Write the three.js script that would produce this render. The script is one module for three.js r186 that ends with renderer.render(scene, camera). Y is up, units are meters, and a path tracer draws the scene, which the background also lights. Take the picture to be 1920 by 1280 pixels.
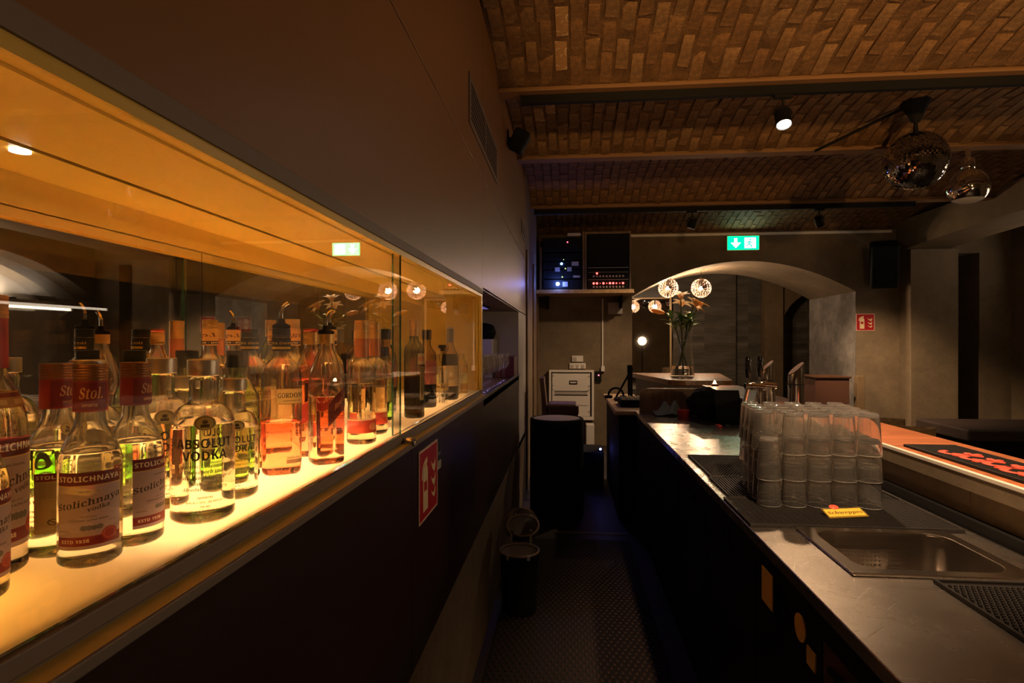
import * as THREE from 'three';
import { RoundedBoxGeometry } from 'three/addons/geometries/RoundedBoxGeometry.js';
import { RectAreaLightUniformsLib } from 'three/addons/lights/RectAreaLightUniformsLib.js';
import { mergeGeometries } from 'three/addons/utils/BufferGeometryUtils.js';

// ---------------------------------------------------------------- camera, exposure, tone
RectAreaLightUniformsLib.init();
const EYE = 1.61;                                   // eye height above the floor
const scene = new THREE.Scene();
scene.background = new THREE.Color(0x000000);
const camera = new THREE.PerspectiveCamera(2 * Math.atan(640 / 1080) * 180 / Math.PI, 1.5, 0.05, 60);
camera.position.set(0, EYE, 0);
camera.rotation.y = Math.atan(104 / 1080);
scene.add(camera);
const renderer = new THREE.WebGLRenderer({ antialias: true });
renderer.toneMapping = THREE.LinearToneMapping;
renderer.toneMappingExposure = 1.0;
renderer.shadowMap.enabled = true;

// light levels, all in one place
const L = {
  cabinet: 1900, cabinetLeft: 36, cabinetColor: [1, 0.62, 0.28],
  spotBar: 18, spotBehind: 30, spotFar: 14, spotWall: 40, spotColor: [1, 0.64, 0.36],
  uplight: 52, uplightColor: [1, 0.51, 0.15],  // level and tint of the spotlights added for the vault
  pendant: 6, pendantColor: [1, 0.66, 0.4],
  globe: 3.6, exit: 12, sideStrip: 170, blue: 0.45,
};
const col = (c) => new THREE.Color().setRGB(...c);

// ---------------------------------------------------------------- helpers
let seed = 7;
const rnd = () => { seed = (seed * 1664525 + 1013904223) >>> 0; return seed / 4294967296; };
const rr = (a, b) => a + (b - a) * rnd();
const W = (X, H, D) => new THREE.Vector3(X, EYE + H, -D);
const taken = {};
function numbered(n) { const k = taken[n] = (taken[n] || 0) + 1; return k === 1 ? n : n + '_' + String(k - 1).padStart(3, '0'); }
function shade(o) { o.castShadow = o.receiveShadow = true; return o; }
function thing(name, label, category, pos, turn = 0, group) {
  const o = new THREE.Group(); o.name = numbered(name); scene.add(o);
  if (pos) o.position.copy(pos); o.rotation.y = turn;
  o.userData = { label, category }; if (group) o.userData.group = group;
  return o;
}
function struct(name, pos) { const o = new THREE.Group(); o.name = name; o.userData = { kind: 'structure' }; if (pos) o.position.copy(pos); scene.add(o); return o; }
// geometry authored in the parent's own axes
function part(parent, name, geo, mat, label) {
  const m = shade(new THREE.Mesh(geo, mat)); m.name = name; if (label) m.userData.label = label; parent.add(m); return m;
}
// geometry authored in world axes, for an unturned top-level group (or a mesh under one)
function wpart(parent, name, geo, mat, label) {
  let p = parent; const off = new THREE.Vector3(); while (p && p !== scene) { off.add(p.position); p = p.parent; }
  geo.translate(-off.x, -off.y, -off.z); return part(parent, name, geo, mat, label);
}
function solo(name, geo, mat, label, category, pos, group) {
  const m = shade(new THREE.Mesh(geo, mat)); m.name = numbered(name); m.userData = { label, category }; if (group) m.userData.group = group;
  if (pos) m.position.copy(pos); scene.add(m); return m;
}
function metric(g) {
  const q = g.index ? g.toNonIndexed() : g; const p = q.attributes.position, n = p.count, uv = new Float32Array(n * 2);
  const a = new THREE.Vector3(), b = new THREE.Vector3(), c = new THREE.Vector3();
  for (let i = 0; i < n; i += 3) {
    a.fromBufferAttribute(p, i); b.fromBufferAttribute(p, i + 1).sub(a); c.fromBufferAttribute(p, i + 2).sub(a); b.cross(c);
    const x = Math.abs(b.x), y = Math.abs(b.y), z = Math.abs(b.z);
    for (let k = 0; k < 3; k++) {
      const X = p.getX(i + k), Y = p.getY(i + k), Z = p.getZ(i + k), j = (i + k) * 2;
      if (y >= x && y >= z) { uv[j] = Z; uv[j + 1] = X; } else if (x >= z) { uv[j] = Z; uv[j + 1] = Y; } else { uv[j] = X; uv[j + 1] = Y; }
    }
  }
  q.setAttribute('uv', new THREE.BufferAttribute(uv, 2)); return q;
}
// box from X0..X1, H0..H1, D0..D1 (world), rounded when r > 0
function bx(x0, x1, h0, h1, d0, d1, r = 0) {
  const w = Math.abs(x1 - x0), h = Math.abs(h1 - h0), d = Math.abs(d1 - d0);
  const g = r > 0 ? new RoundedBoxGeometry(w, h, d, 2, Math.min(r, w / 2.01, h / 2.01, d / 2.01)) : new THREE.BoxGeometry(w, h, d);
  const q = metric(g); q.translate((x0 + x1) / 2, EYE + (h0 + h1) / 2, -(d0 + d1) / 2); return q;
}
const merge = (list) => mergeGeometries(list.map((g) => { const q = g.index ? g.toNonIndexed() : g; for (const k of Object.keys(q.attributes)) if (!['position', 'normal', 'uv'].includes(k)) q.deleteAttribute(k); return q; }));
function lathe(pts, seg = 36) {
  const g = new THREE.LatheGeometry(pts.map(([r, y]) => new THREE.Vector2(Math.max(r, 0), y)), seg);
  return outward(g);
}
function outward(g) {
  const p = g.attributes.position, ix = g.index; let v = 0; const a = new THREE.Vector3(), b = new THREE.Vector3(), c = new THREE.Vector3();
  for (let i = 0; i < ix.count; i += 3) { a.fromBufferAttribute(p, ix.getX(i)); b.fromBufferAttribute(p, ix.getX(i + 1)); c.fromBufferAttribute(p, ix.getX(i + 2)); v += a.dot(b.cross(c)); }
  if (v < 0) {
    for (let i = 0; i < ix.count; i += 3) { const t = ix.getX(i); ix.setX(i, ix.getX(i + 1)); ix.setX(i + 1, t); }
    const n = g.attributes.normal; for (let i = 0; i < n.count * 3; i++) n.array[i] *= -1;
  }
  // degenerate or inverted shading normals are recomputed against the faces
  return g;
}
const tube = (pts, r, seg = 24, rad = 8) => new THREE.TubeGeometry(new THREE.CatmullRomCurve3(pts), seg, r, rad, false);
const cyl = (r0, r1, h, seg = 28, open = false) => new THREE.CylinderGeometry(r0, r1, h, seg, 1, open);

// ---------------------------------------------------------------- textures
function vnoise(n, cells, s) {      // tiling value noise n x n
  const g = new Float32Array(cells * cells); let q = s * 7919 + 13; for (let i = 0; i < g.length; i++) { q = (q * 1664525 + 1013904223) >>> 0; g[i] = q / 4294967296; }
  const out = new Float32Array(n * n);
  for (let y = 0; y < n; y++) for (let x = 0; x < n; x++) {
    const fx = x / n * cells, fy = y / n * cells, ix = Math.floor(fx), iy = Math.floor(fy); let tx = fx - ix, ty = fy - iy; tx = tx * tx * (3 - 2 * tx); ty = ty * ty * (3 - 2 * ty);
    const A = g[(iy % cells) * cells + ix % cells], B = g[(iy % cells) * cells + (ix + 1) % cells], C = g[((iy + 1) % cells) * cells + ix % cells], E = g[((iy + 1) % cells) * cells + (ix + 1) % cells];
    out[y * n + x] = A + (B - A) * tx + (C - A) * ty + (A - B - C + E) * tx * ty;
  }
  return out;
}
function layered(n, list, s) { const o = new Float32Array(n * n); let t = 0; list.forEach(([c, w], k) => { const v = vnoise(n, c, s + k); for (let i = 0; i < o.length; i++) o[i] += v[i] * w; t += w; }); for (let i = 0; i < o.length; i++) o[i] /= t; return o; }
function dataTex(n, f, srgb, rep = 1) {
  const a = new Uint8Array(n * n * 4); for (let i = 0; i < n * n; i++) { const c = f(i, i % n, Math.floor(i / n)); for (let k = 0; k < 3; k++) a[i * 4 + k] = Math.max(0, Math.min(255, c[k])); a[i * 4 + 3] = 255; }
  const t = new THREE.DataTexture(a, n, n); t.wrapS = t.wrapT = THREE.RepeatWrapping; t.magFilter = THREE.LinearFilter; t.minFilter = THREE.LinearFilter; t.repeat.set(rep, rep);
  if (srgb) t.colorSpace = THREE.SRGBColorSpace; t.needsUpdate = true; return t;
}
function canvasTex(w, h, draw) {
  const c = document.createElement('canvas'); c.width = w; c.height = h; const x = c.getContext('2d'); draw(x, w, h);
  const t = new THREE.CanvasTexture(c); t.colorSpace = THREE.SRGBColorSpace; return t;
}
const N1 = layered(256, [[4, 4], [9, 3], [23, 2], [64, 1.5], [128, 1]], 1), N2 = layered(256, [[32, 1], [64, 1], [128, 1.4]], 5);
const grainBump = dataTex(256, (i) => { const v = N2[i] * 255; return [v, v, v]; }, false, 3);
const plasterMap = dataTex(256, (i) => { const v = 205 + (N1[i] - 0.5) * 90; return [v, v, v]; }, true, 0.5);
const brickMap = dataTex(256, (i) => { const v = 190 + (N1[i] - 0.5) * 150 + (N2[i] - 0.5) * 60; return [v, v * 0.97, v * 0.93]; }, true, 2.2);
const brickBump = dataTex(256, (i) => { const v = (N1[i] * 0.5 + N2[i] * 0.5) * 255; return [v, v, v]; }, false, 3);
const woodN = layered(256, [[3, 3], [7, 2], [17, 1]], 9);
const woodMap = dataTex(256, (i, x, y) => { const w = Math.sin((x / 256 * 2 + woodN[((y >> 3) % 256) * 256 + x] * 1.2) * Math.PI * 6) * 0.5 + 0.5; const f = N2[(x * 256 + (y >> 4)) % 65536]; const v = 200 + w * 30 + (f - 0.5) * 60; return [v, v * 0.97, v * 0.94]; }, true, 2);
const scratch = new Float32Array(1024 * 1024).fill(0.5);
for (let k = 0; k < 520; k++) { const a = rr(0, 6.283), len = rr(10, 120), x0 = rr(0, 1024), y0 = rr(0, 1024), v = rr(-0.4, 0.4); for (let t = 0; t < len; t++) { const x = (Math.round(x0 + Math.cos(a) * t) + 1024) % 1024, y = (Math.round(y0 + Math.sin(a) * t) + 1024) % 1024; scratch[y * 1024 + x] = 0.5 + v; } }
const bil = (a, fx, fy) => { const x0 = Math.floor(fx), y0 = Math.floor(fy), tx = fx - x0, ty = fy - y0, g = (x, y) => a[(y & 255) * 256 + (x & 255)]; return (g(x0, y0) * (1 - tx) + g(x0 + 1, y0) * tx) * (1 - ty) + (g(x0, y0 + 1) * (1 - tx) + g(x0 + 1, y0 + 1) * tx) * ty; };
const steelRough = dataTex(1024, (i, x, y) => { const v = 165 + (bil(N1, x / 4, y / 4) - 0.5) * 40 + (scratch[i] - 0.5) * 110; return [v, v, v]; }, false, 1.0);
const steelBump = dataTex(1024, (i) => { const v = scratch[i] * 255; return [v, v, v]; }, false, 1.0);
const marbleMap = dataTex(256, (i, x, y) => { const s = layeredRow(x, y); const v = 150 + s * 90; return [v, v * 0.99, v * 0.97]; }, true, 0.6);
function layeredRow(x, y) { return (N1[((y * 3) % 256) * 256 + (x >> 1)] - 0.5) * 1.3 + (N1[((y * 5 + 40) % 256) * 256 + (x >> 2)] - 0.5); }
const cloudMap = dataTex(256, (i) => { const v = 165 + (N1[i] - 0.5) * 190; return [v, v, v]; }, true, 0.45);

// ---------------------------------------------------------------- materials
const std = (c, roughness = 0.6, o = {}) => new THREE.MeshStandardMaterial({ color: Array.isArray(c) ? col(c) : c, roughness, ...o });
const phys = (c, o) => new THREE.MeshPhysicalMaterial({ color: Array.isArray(c) ? col(c) : c, ...o });
const M = {
  panelUp: phys([0.22, 0.104, 0.039], { roughness: 0.42, bumpMap: grainBump, bumpScale: 0.0002 }),
  panelLow: phys([0.022, 0.006, 0.005], { roughness: 0.4, bumpMap: grainBump, bumpScale: 0.0002 }),
  wallTan: std([0.24, 0.16, 0.078], 0.85, { map: plasterMap, bumpMap: grainBump, bumpScale: 0.0008 }),
  wallTaupe: std([0.28, 0.21, 0.13], 0.85, { map: plasterMap, bumpMap: grainBump, bumpScale: 0.0008 }),
  plasterGrey: std([0.4, 0.37, 0.34], 0.45, { map: cloudMap }),
  marble: std([0.3, 0.27, 0.22], 0.35, { map: marbleMap }),
  darkWall: std([0.05, 0.035, 0.025], 0.9),
  mortar: std([0.22, 0.12, 0.05], 0.95, { map: brickMap, bumpMap: brickBump, bumpScale: 0.006 }),
  beam: std([0.2, 0.105, 0.045], 0.7, { bumpMap: grainBump, bumpScale: 0.0006 }),
  black: phys([0.008, 0.008, 0.008], { roughness: 0.75, specularIntensity: 0.3 }),
  blackMatt: phys([0.012, 0.011, 0.011], { roughness: 0.9, specularIntensity: 0.3 }),
  rubber: phys([0.011, 0.009, 0.008], { roughness: 0.65, specularIntensity: 0.4 }),
  alu: phys([0.2, 0.165, 0.145], { roughness: 0.6, metalness: 0.6 }),
  aluBright: phys([0.7, 0.66, 0.6], { roughness: 0.25, metalness: 1 }),
  cream: std([0.78, 0.54, 0.115], 0.35, { bumpMap: grainBump, bumpScale: 0.0002 }),
  chrome: phys([0.85, 0.83, 0.8], { roughness: 0.07, metalness: 1 }),
  mirror: phys([0.72, 0.69, 0.64], { roughness: 0.015, metalness: 1 }),
  clearMirror: phys([0.8, 0.8, 0.8], { roughness: 0.02, metalness: 1 }),
  steel: phys([0.62, 0.56, 0.5], { roughness: 0.42, metalness: 1, roughnessMap: steelRough, bumpMap: steelBump, bumpScale: 0.000015 }),
  steelBowl: phys([0.5, 0.45, 0.4], { roughness: 0.2, metalness: 1 }),
  barWood: phys([0.6, 0.2, 0.075], { roughness: 0.4, map: woodMap }),
  woodTan: std([0.6, 0.42, 0.22], 0.5, { map: woodMap }),
  woodDark: std([0.09, 0.04, 0.02], 0.4, { map: woodMap }),
  woodTrim: std([0.2, 0.12, 0.06], 0.5, { map: woodMap }),
  white: std([0.72, 0.69, 0.64], 0.5),
  whiteEdge: std([0.72, 0.66, 0.58], 0.4),
  greyPlastic: std([0.42, 0.39, 0.36], 0.5),
  leather: std([0.085, 0.038, 0.025], 0.45, { bumpMap: brickBump, bumpScale: 0.001 }),
  floor: std([0.035, 0.022, 0.017], 0.5, { map: plasterMap }),
  acrylic: phys([0.96, 0.9, 0.78], { transmission: 0.6, roughness: 1, thickness: 0 }),
  pane: phys([0.985, 0.99, 0.98], { transmission: 1, roughness: 0, thickness: 0, ior: 1.5 }),
  paneEdge: phys([0.02, 0.1, 0.07], { roughness: 0.1, clearcoat: 1 }),
  thinGlass: phys([0.98, 0.98, 0.97], { transmission: 1, roughness: 0, thickness: 0, ior: 1.5 }),
  solidGlass: phys([0.95, 0.93, 0.9], { transmission: 0.978, roughness: 0, thickness: 0.02, ior: 1.5, attenuationColor: col([0.93, 0.95, 0.9]), attenuationDistance: 0.2 }),
  stemGlass: phys([0.97, 0.96, 0.94], { transmission: 0.985, roughness: 0.01, thickness: 0, ior: 1.5 }),
  footGlass: phys([0.95, 0.93, 0.9], { transmission: 0.94, roughness: 0.02, thickness: 0.02, ior: 1.5 }),
  brightScuffGlass: phys([0.95, 0.93, 0.9], { transmission: 0.945, roughness: 0.03, thickness: 0, ior: 1.5 }),  // scuff haze, with extra diffuse white put in to brighten the pile
  rimGlass: phys([0.9, 0.88, 0.85], { transmission: 0.6, roughness: 0.05, thickness: 0, ior: 1.6 }),
  ventPaint: std([0.16, 0.105, 0.07], 0.6),
  red: std([0.35, 0.02, 0.018], 0.45),
  redBright: std([0.75, 0.09, 0.05], 0.5),
};
const glassMat = (tint = [0.97, 0.97, 0.9], dist = 0.25) => phys([1, 0.97, 0.9], { transmission: 0.975, roughness: 0, thickness: 0.05, ior: 1.45, attenuationColor: col(tint), attenuationDistance: dist });
const liquidMat = (tint, dist) => phys([1, 0.97, 0.9], { transmission: 0.985, roughness: 0, thickness: 0.05, ior: 1.4, attenuationColor: col(tint), attenuationDistance: dist });
const glow = (c, k) => new THREE.MeshStandardMaterial({ color: 0x000000, emissive: col(c), emissiveIntensity: k, roughness: 0.5 });
function spot(parent, at, to, intensity, angle, color, penumbra = 0.6, soft = 1.5) {
  const s = new THREE.SpotLight(col(color), intensity, 0, angle, penumbra, 2); s.castShadow = true; s.shadow.radius = soft;
  s.position.copy(at); s.target.position.copy(to); scene.add(s, s.target); return s;
}
function bulb(at, intensity, color, soft = 1) { const p = new THREE.PointLight(col(color), intensity, 0, 2); p.castShadow = true; p.shadow.radius = soft; p.position.copy(at); scene.add(p); return p; }
function areaLight(at, look, w, h, intensity, color) { const a = new THREE.RectAreaLight(col(color), intensity, w, h); a.position.copy(at); a.lookAt(look); scene.add(a); return a; }

// ================================================================ ROOM SHELL
const RX = 6.4, FAR = 9, BACK = -1.6, CEIL = 1.62;
{ // floor
  const f = struct('floor'); wpart(f, 'floor_slab', bx(-1.3, RX + 0.3, -1.76, -1.61, BACK - 0.2, 12.6), M.floor);
  wpart(f, 'threshold_strip', bx(-0.1, 0.5, -1.61, -1.604, 4.86, 4.9), M.alu);
  wpart(f, 'rubber_mat', bx(-0.4, 0.5, -1.61, -1.602, 1.2, 4.7, 0.003), M.rubber);
  const stud = new THREE.CylinderGeometry(0.009, 0.012, 0.005, 8); const n = 26 * 96, im = new THREE.InstancedMesh(stud, phys([0.026, 0.014, 0.009], { roughness: 0.5, specularIntensity: 0.5 }), n);
  const mm = new THREE.Matrix4(); let k = 0; for (let i = 0; i < 26; i++) for (let j = 0; j < 96; j++) { mm.makeTranslation(-0.38 + i * 0.034 + (j % 2) * 0.017, EYE - 1.6, -(1.24 + j * 0.036)); im.setMatrixAt(k++, mm); }
  im.name = 'mat_studs'; im.userData.kind = 'stuff'; f.add(im);
}
{ // left wall: panels above the cabinet, cabinet void, dark panels below, tan foot, niche
  const w = struct('wall_left');
  wpart(w, 'masonry', bx(-1.3, -1.12, -1.61, 2.2, BACK, FAR), M.darkWall);
  const seams = [[BACK, -0.2], [-0.2, 3.02], [3.02, 5.29], [5.29, 6.2]];
  for (const [a, b] of seams) {
    wpart(w, 'upper_panel', bx(-0.49, -0.45, 0.277, 0.868, a + 0.0015, b - 0.0015, 0.002), M.panelUp);
    wpart(w, 'upper_panel', bx(-0.49, -0.45, 0.873, 1.75, a + 0.0015, b - 0.0015, 0.002), M.panelUp);
  }
  wpart(w, 'panel_backing', bx(-1.12, -0.49, 0.29, 2.0, BACK, 6.2), M.darkWall);
  for (const [a, b] of [[BACK, 0.4], [0.4, 1.62], [1.62, 3.0], [3.0, 4.2], [4.2, 5.29]])
    wpart(w, 'lower_panel', bx(-0.465, -0.445, -0.96, -0.292, a + 0.001, b - 0.001, 0.002), M.panelLow);
  wpart(w, 'foot_wall', bx(-1.12, -0.45, -1.61, -0.95, BACK, 6.2), M.wallTan);
  wpart(w, 'plinth_core', bx(-1.12, -0.47, -0.95, -0.47, BACK, 6.2), M.darkWall);
  // niche
  wpart(w, 'niche_shelf', bx(-1.12, -0.445, -0.35, -0.31, 3.04, 5.29, 0.003), M.panelUp);
  wpart(w, 'niche_back', bx(-1.12, -0.86, -0.31, 0.29, 3.04, 5.29), M.greyPlastic);
  wpart(w, 'niche_end', bx(-1.12, -0.45, -1.0, 0.29, 5.29, 6.2), M.greyPlastic);
  wpart(w, 'niche_soffit', bx(-0.86, -0.45, 0.275, 0.29, 3.04, 5.29), M.panelUp);
  // plain wall beyond, with timber trims
  wpart(w, 'end_wall', bx(-1.12, -0.45, -1.61, 2.2, 6.2, FAR), M.wallTan);
  for (const d of [6.25, 7.45, 8.55]) wpart(w, 'door_trim', bx(-0.45, -0.43, -1.61, 1.0, d, d + 0.09, 0.004), M.woodTrim);
}
{ // wall behind the camera and right wall
  const b = struct('wall_back'); wpart(b, 'plaster', bx(-1.3, RX + 0.3, -1.61, 2.2, BACK - 0.2, BACK), M.wallTan);
  const r = struct('wall_right');
  // a lit lunette recess, seen only in the cabinet's mirror
  const sh = new THREE.Shape(); sh.moveTo(1.6, -1.61); sh.lineTo(-FAR, -1.61); sh.lineTo(-FAR, 2.2); sh.lineTo(1.6, 2.2); sh.closePath();
  const hole = new THREE.Path(); hole.moveTo(-8.3, 0.62); hole.quadraticCurveTo(-7.5, 1.22, -6.3, 1.22); hole.quadraticCurveTo(-5.1, 1.22, -4.3, 0.62); hole.lineTo(-8.3, 0.62); sh.holes.push(hole);
  const g = metric(new THREE.ExtrudeGeometry(sh, { depth: 0.3, bevelEnabled: false })); g.rotateY(-Math.PI / 2); g.translate(RX + 0.3, EYE, 0);
  wpart(r, 'plaster', g, M.wallTaupe);
  wpart(r, 'lunette_back', bx(RX + 0.3, RX + 0.4, 0.4, 1.5, 4, 8.6), M.white);
}
{ // far wall with the wide arch and the dark doorway
  const f = struct('wall_far');
  const sh = new THREE.Shape(); sh.moveTo(-1.2, -1.61); sh.lineTo(0.99, -1.61); sh.lineTo(0.99, 0.69);
  for (let i = 1; i < 24; i++) { const t = i / 24, x = 0.99 + 3.273 * t; sh.lineTo(x, 0.69 + 0.05 * t + 0.5 * (1 - (2 * t - 1) ** 2)); }
  sh.lineTo(4.263, 0.74); sh.lineTo(4.263, -1.61); sh.lineTo(5.52, -1.61); sh.lineTo(5.52, 1.29); sh.lineTo(5.97, 1.29); sh.lineTo(5.97, -1.61); sh.lineTo(RX + 0.3, -1.61); sh.lineTo(RX + 0.3, 2.2); sh.lineTo(-1.2, 2.2); sh.closePath();
  const g = metric(new THREE.ExtrudeGeometry(sh, { depth: 1.65, bevelEnabled: false })); g.translate(0, EYE, -FAR - 1.65);
  wpart(f, 'plaster', g, M.wallTaupe);
  wpart(f, 'jamb_panel', bx(4.255, 4.262, -1.5, 0.735, 9.0, 10.64), M.plasterGrey);
  wpart(f, 'cornice', bx(0.95, 4.75, 1.6, 1.64, 8.96, 9.0, 0.006), M.white);
  wpart(f, 'pier', bx(4.87, 5.51, -1.25, 1.32, 8.72, 9.0, 0.01), M.wallTaupe);
  wpart(f, 'pier_plinth', bx(4.8, 5.56, -1.61, -1.28, 8.64, 9.0, 0.01), M.wallTaupe);
  wpart(f, 'pier_ledge', bx(4.79, 5.58, -1.28, -1.25, 8.62, 9.0, 0.008), M.wallTaupe);
  wpart(f, 'passage_end', bx(5.4, 6.1, -1.61, 1.4, 10.66, 10.76), M.wallTaupe);
  // room beyond the arch
  const b = struct('wall_beyond');
  for (const [a, c] of [[1.0, 2.17], [2.2, 3.468]]) wpart(b, 'stone_panel', bx(a, c, -1.61, 1.5, 12.3, 12.36, 0.004), M.marble);
  wpart(b, 'stone_panel', bx(3.472, 4.0, -1.61, 1.5, 12.4, 12.46, 0.004), M.marble);
  wpart(b, 'backing', bx(0.2, 6.2, -1.61, 1.6, 12.62, 12.75), M.darkWall);
  wpart(b, 'plain_pier', bx(4.005, 4.37, -1.61, 1.5, 12.2, 12.6), M.wallTan);
  const s2 = new THREE.Shape(); s2.moveTo(4.37, -1.61); s2.lineTo(4.4, -1.61); s2.lineTo(4.4, 0.5); s2.quadraticCurveTo(4.6, 1.0, 5.2, 1.05); s2.lineTo(5.6, 1.05); s2.lineTo(5.6, 1.5); s2.lineTo(4.37, 1.5); s2.closePath();
  const g2 = metric(new THREE.ExtrudeGeometry(s2, { depth: 0.3, bevelEnabled: false })); g2.translate(0, EYE, -12.55); wpart(b, 'niche_arch', g2, M.wallTan);
  wpart(b, 'niche_back', bx(4.38, 5.6, -1.61, 1.2, 12.56, 12.6), M.marble);
  wpart(b, 'side_wall', bx(0.1, 0.2, -1.61, 1.6, 10.65, 12.6), M.wallTan);
  wpart(b, 'side_wall', bx(6.2, 6.3, -1.61, 1.6, 10.8, 12.6), M.wallTan);
  wpart(b, 'far_ceiling', bx(0.1, 6.3, 1.5, 1.62, 10.65, 12.6), M.white);
}
{ // vaulted brick ceiling on steel beams
  const c = struct('ceiling');
  const lines = [BACK, -0.7, 0.75, 2.2, 3.78, 5.18, 7.08, FAR];
  const bricks = [];
  for (let v = 0; v < lines.length - 1; v++) {
    const d0 = lines[v], d1 = lines[v + 1], ch = d1 - d0, rise = 0.1 * ch, R = (ch * ch / 4 + rise * rise) / (2 * rise), spring = CEIL + 0.045, hc = spring + rise - R, dm = (d0 + d1) / 2;
    const sh = new THREE.Shape(); sh.moveTo(d0, CEIL + 0.55); sh.lineTo(d0, spring);
    for (let i = 1; i < 28; i++) { const s = -ch / 2 + ch * i / 28; sh.lineTo(dm + s, hc + Math.sqrt(R * R - s * s)); }
    sh.lineTo(d1, spring); sh.lineTo(d1, CEIL + 0.55); sh.closePath();
    const g = new THREE.ExtrudeGeometry(sh, { depth: RX + 0.3 + 0.49, bevelEnabled: false }); g.rotateY(Math.PI / 2); g.translate(-0.49, EYE, 0);
    wpart(c, 'vault', metric(g), M.mortar);
    if (d1 < 1) continue;
    const place = (x, s, ang, len, wid) => {
      if (Math.abs(s) > ch / 2 - 0.03) return; const h = hc + Math.sqrt(R * R - s * s); bricks.push({ x, h, d: dm + s, s, R, ang, len, wid });
    };
    for (let i = 0, x = -0.41; x < 4.85; x += 0.093, i++) for (let k = 0, q = -ch / 2 + (i % 2) * 0.13; q < ch / 2; q += 0.265, k++) place(x + rr(-0.005, 0.005), q + rr(-0.02, 0.02), 0, 0.252, 0.08);
  }
  const F = 1080, th = Math.atan(104 / 1080);
  for (const b of bricks) { const zc = -b.x * Math.sin(th) + b.d * Math.cos(th), xc = b.x * Math.cos(th) + b.d * Math.sin(th), px = 960 + F * xc / zc, py = 640 - F * b.h / zc; b.see = zc > 0.3 && px > 890 && px < 1930 && py > -20 ? b.len * b.wid / zc / zc * Math.max(0.05, (b.h / zc + (b.s > 0 ? b.s / b.R : b.s / b.R))) : 0; }
  bricks.sort((a, b) => b.see - a.see);
  const variants = []; for (let k = 0; k < 8; k++) {
    const g = new THREE.BoxGeometry(0.258, 0.04, 0.0865).toNonIndexed(); const p = g.attributes.position; const jit = {}; 
    for (let i = 0; i < p.count; i++) { const key = [Math.sign(p.getX(i)), Math.sign(p.getY(i)), Math.sign(p.getZ(i))].join(); jit[key] = jit[key] || [rr(-0.018, 0.006), rr(-0.003, 0.003), rr(-0.013, 0.005)]; const j = jit[key], low = p.getY(i) < 0 ? 0.955 : 1; p.setXYZ(i, (p.getX(i) + Math.sign(p.getX(i)) * j[0]) * low, p.getY(i) + j[1], (p.getZ(i) + Math.sign(p.getZ(i)) * j[2]) * (p.getY(i) < 0 ? 0.9 : 1)); }
    g.computeVertexNormals(); variants.push(metric(g));
  }
  const tones = [[0.44, 0.26, 0.12], [0.4, 0.225, 0.1], [0.47, 0.29, 0.145], [0.38, 0.21, 0.095]].map((t) => std(t, 0.82, { map: brickMap, bumpMap: brickBump, bumpScale: 0.007 }));
  const limeTex = canvasTex(512, 512, (x, w, h) => { x.fillStyle = '#a27f58'; x.fillRect(0, 0, w, h); x.fillStyle = '#94714c'; for (let i = 0; i < 300; i++) x.fillRect(rnd() * w, rnd() * h, 3 + rnd() * 12, 2 + rnd() * 8); x.strokeStyle = '#d8cab4'; for (let i = 0; i < 60; i++) { x.lineWidth = 1 + rnd() * 4; let a = rnd() * w, b = rnd() * h, t = rnd() * 7; x.beginPath(); x.moveTo(a, b); for (let k = 0; k < 14; k++) { t += (rnd() - 0.5) * 1.8; a += Math.cos(t) * 10; b += Math.sin(t) * 10; x.lineTo(a, b); } x.stroke(); } });
  limeTex.wrapS = limeTex.wrapT = THREE.RepeatWrapping; limeTex.repeat.set(2, 2); const lime = std([1, 0.97, 0.93], 0.85, { map: limeTex, bumpMap: brickBump, bumpScale: 0.007 });
  const limed = (b) => (b.d > 4.0 && b.d < 4.95 && b.x > -0.3 && b.x < 0.08 && rnd() < 0.5) || (b.d > 5.6 && b.d < 6.6 && b.x > -0.36 && b.x < -0.2 && rnd() < 0.5) || (b.d > 2.9 && b.d < 3.6 && b.x > -0.1 && b.x < 0.1 && rnd() < 0.3);
  const mats = bricks.map((b) => {
    const n = new THREE.Vector3(0, Math.sqrt(1 - (b.s / b.R) ** 2), -b.s / b.R), t = new THREE.Vector3(0, b.s / b.R * 1, Math.sqrt(1 - (b.s / b.R) ** 2));
    const xAxis = new THREE.Vector3(1, 0, 0); const along = b.ang ? xAxis.clone().add(t).normalize() : t.clone(), across = new THREE.Vector3().crossVectors(along, n);
    const m = new THREE.Matrix4().makeBasis(along, n, across); const y = rr(-0.004, 0.004) + 0.0125; m.setPosition(b.x + n.x * y, EYE + b.h + n.y * y, -b.d + n.z * y); return m;
  });
  bricks.slice(0, 300).forEach((b, i) => { const m = part(c, 'brick', variants[i % 8], limed(b) ? lime : tones[(i * 7 + (i >> 3)) % 4]); m.applyMatrix4(mats[i]); });
  const rest = mergeGeometries(mats.slice(300).map((m, i) => variants[i % 8].clone().applyMatrix4(m))); const rb = part(c, 'distant_bricks', rest, tones[1]); rb.userData.kind = 'stuff';
  for (const d of lines.slice(1, -1)) {
    wpart(c, 'beam', merge([bx(-0.45, 4.82, CEIL, CEIL + 0.014, d - 0.06, d + 0.06), bx(-0.45, 4.82, CEIL + 0.014, CEIL + 0.12, d - 0.008, d + 0.008)]), M.beam);
  }
    // longitudinal girder that the right ends of the beams rest on
  const gs = new THREE.Shape(); gs.moveTo(BACK, 1.75); gs.lineTo(FAR, 1.75); gs.lineTo(FAR, 1.3); gs.quadraticCurveTo(8.4, 1.37, 6.5, 1.4); gs.lineTo(BACK, 1.4); gs.closePath();
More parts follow.
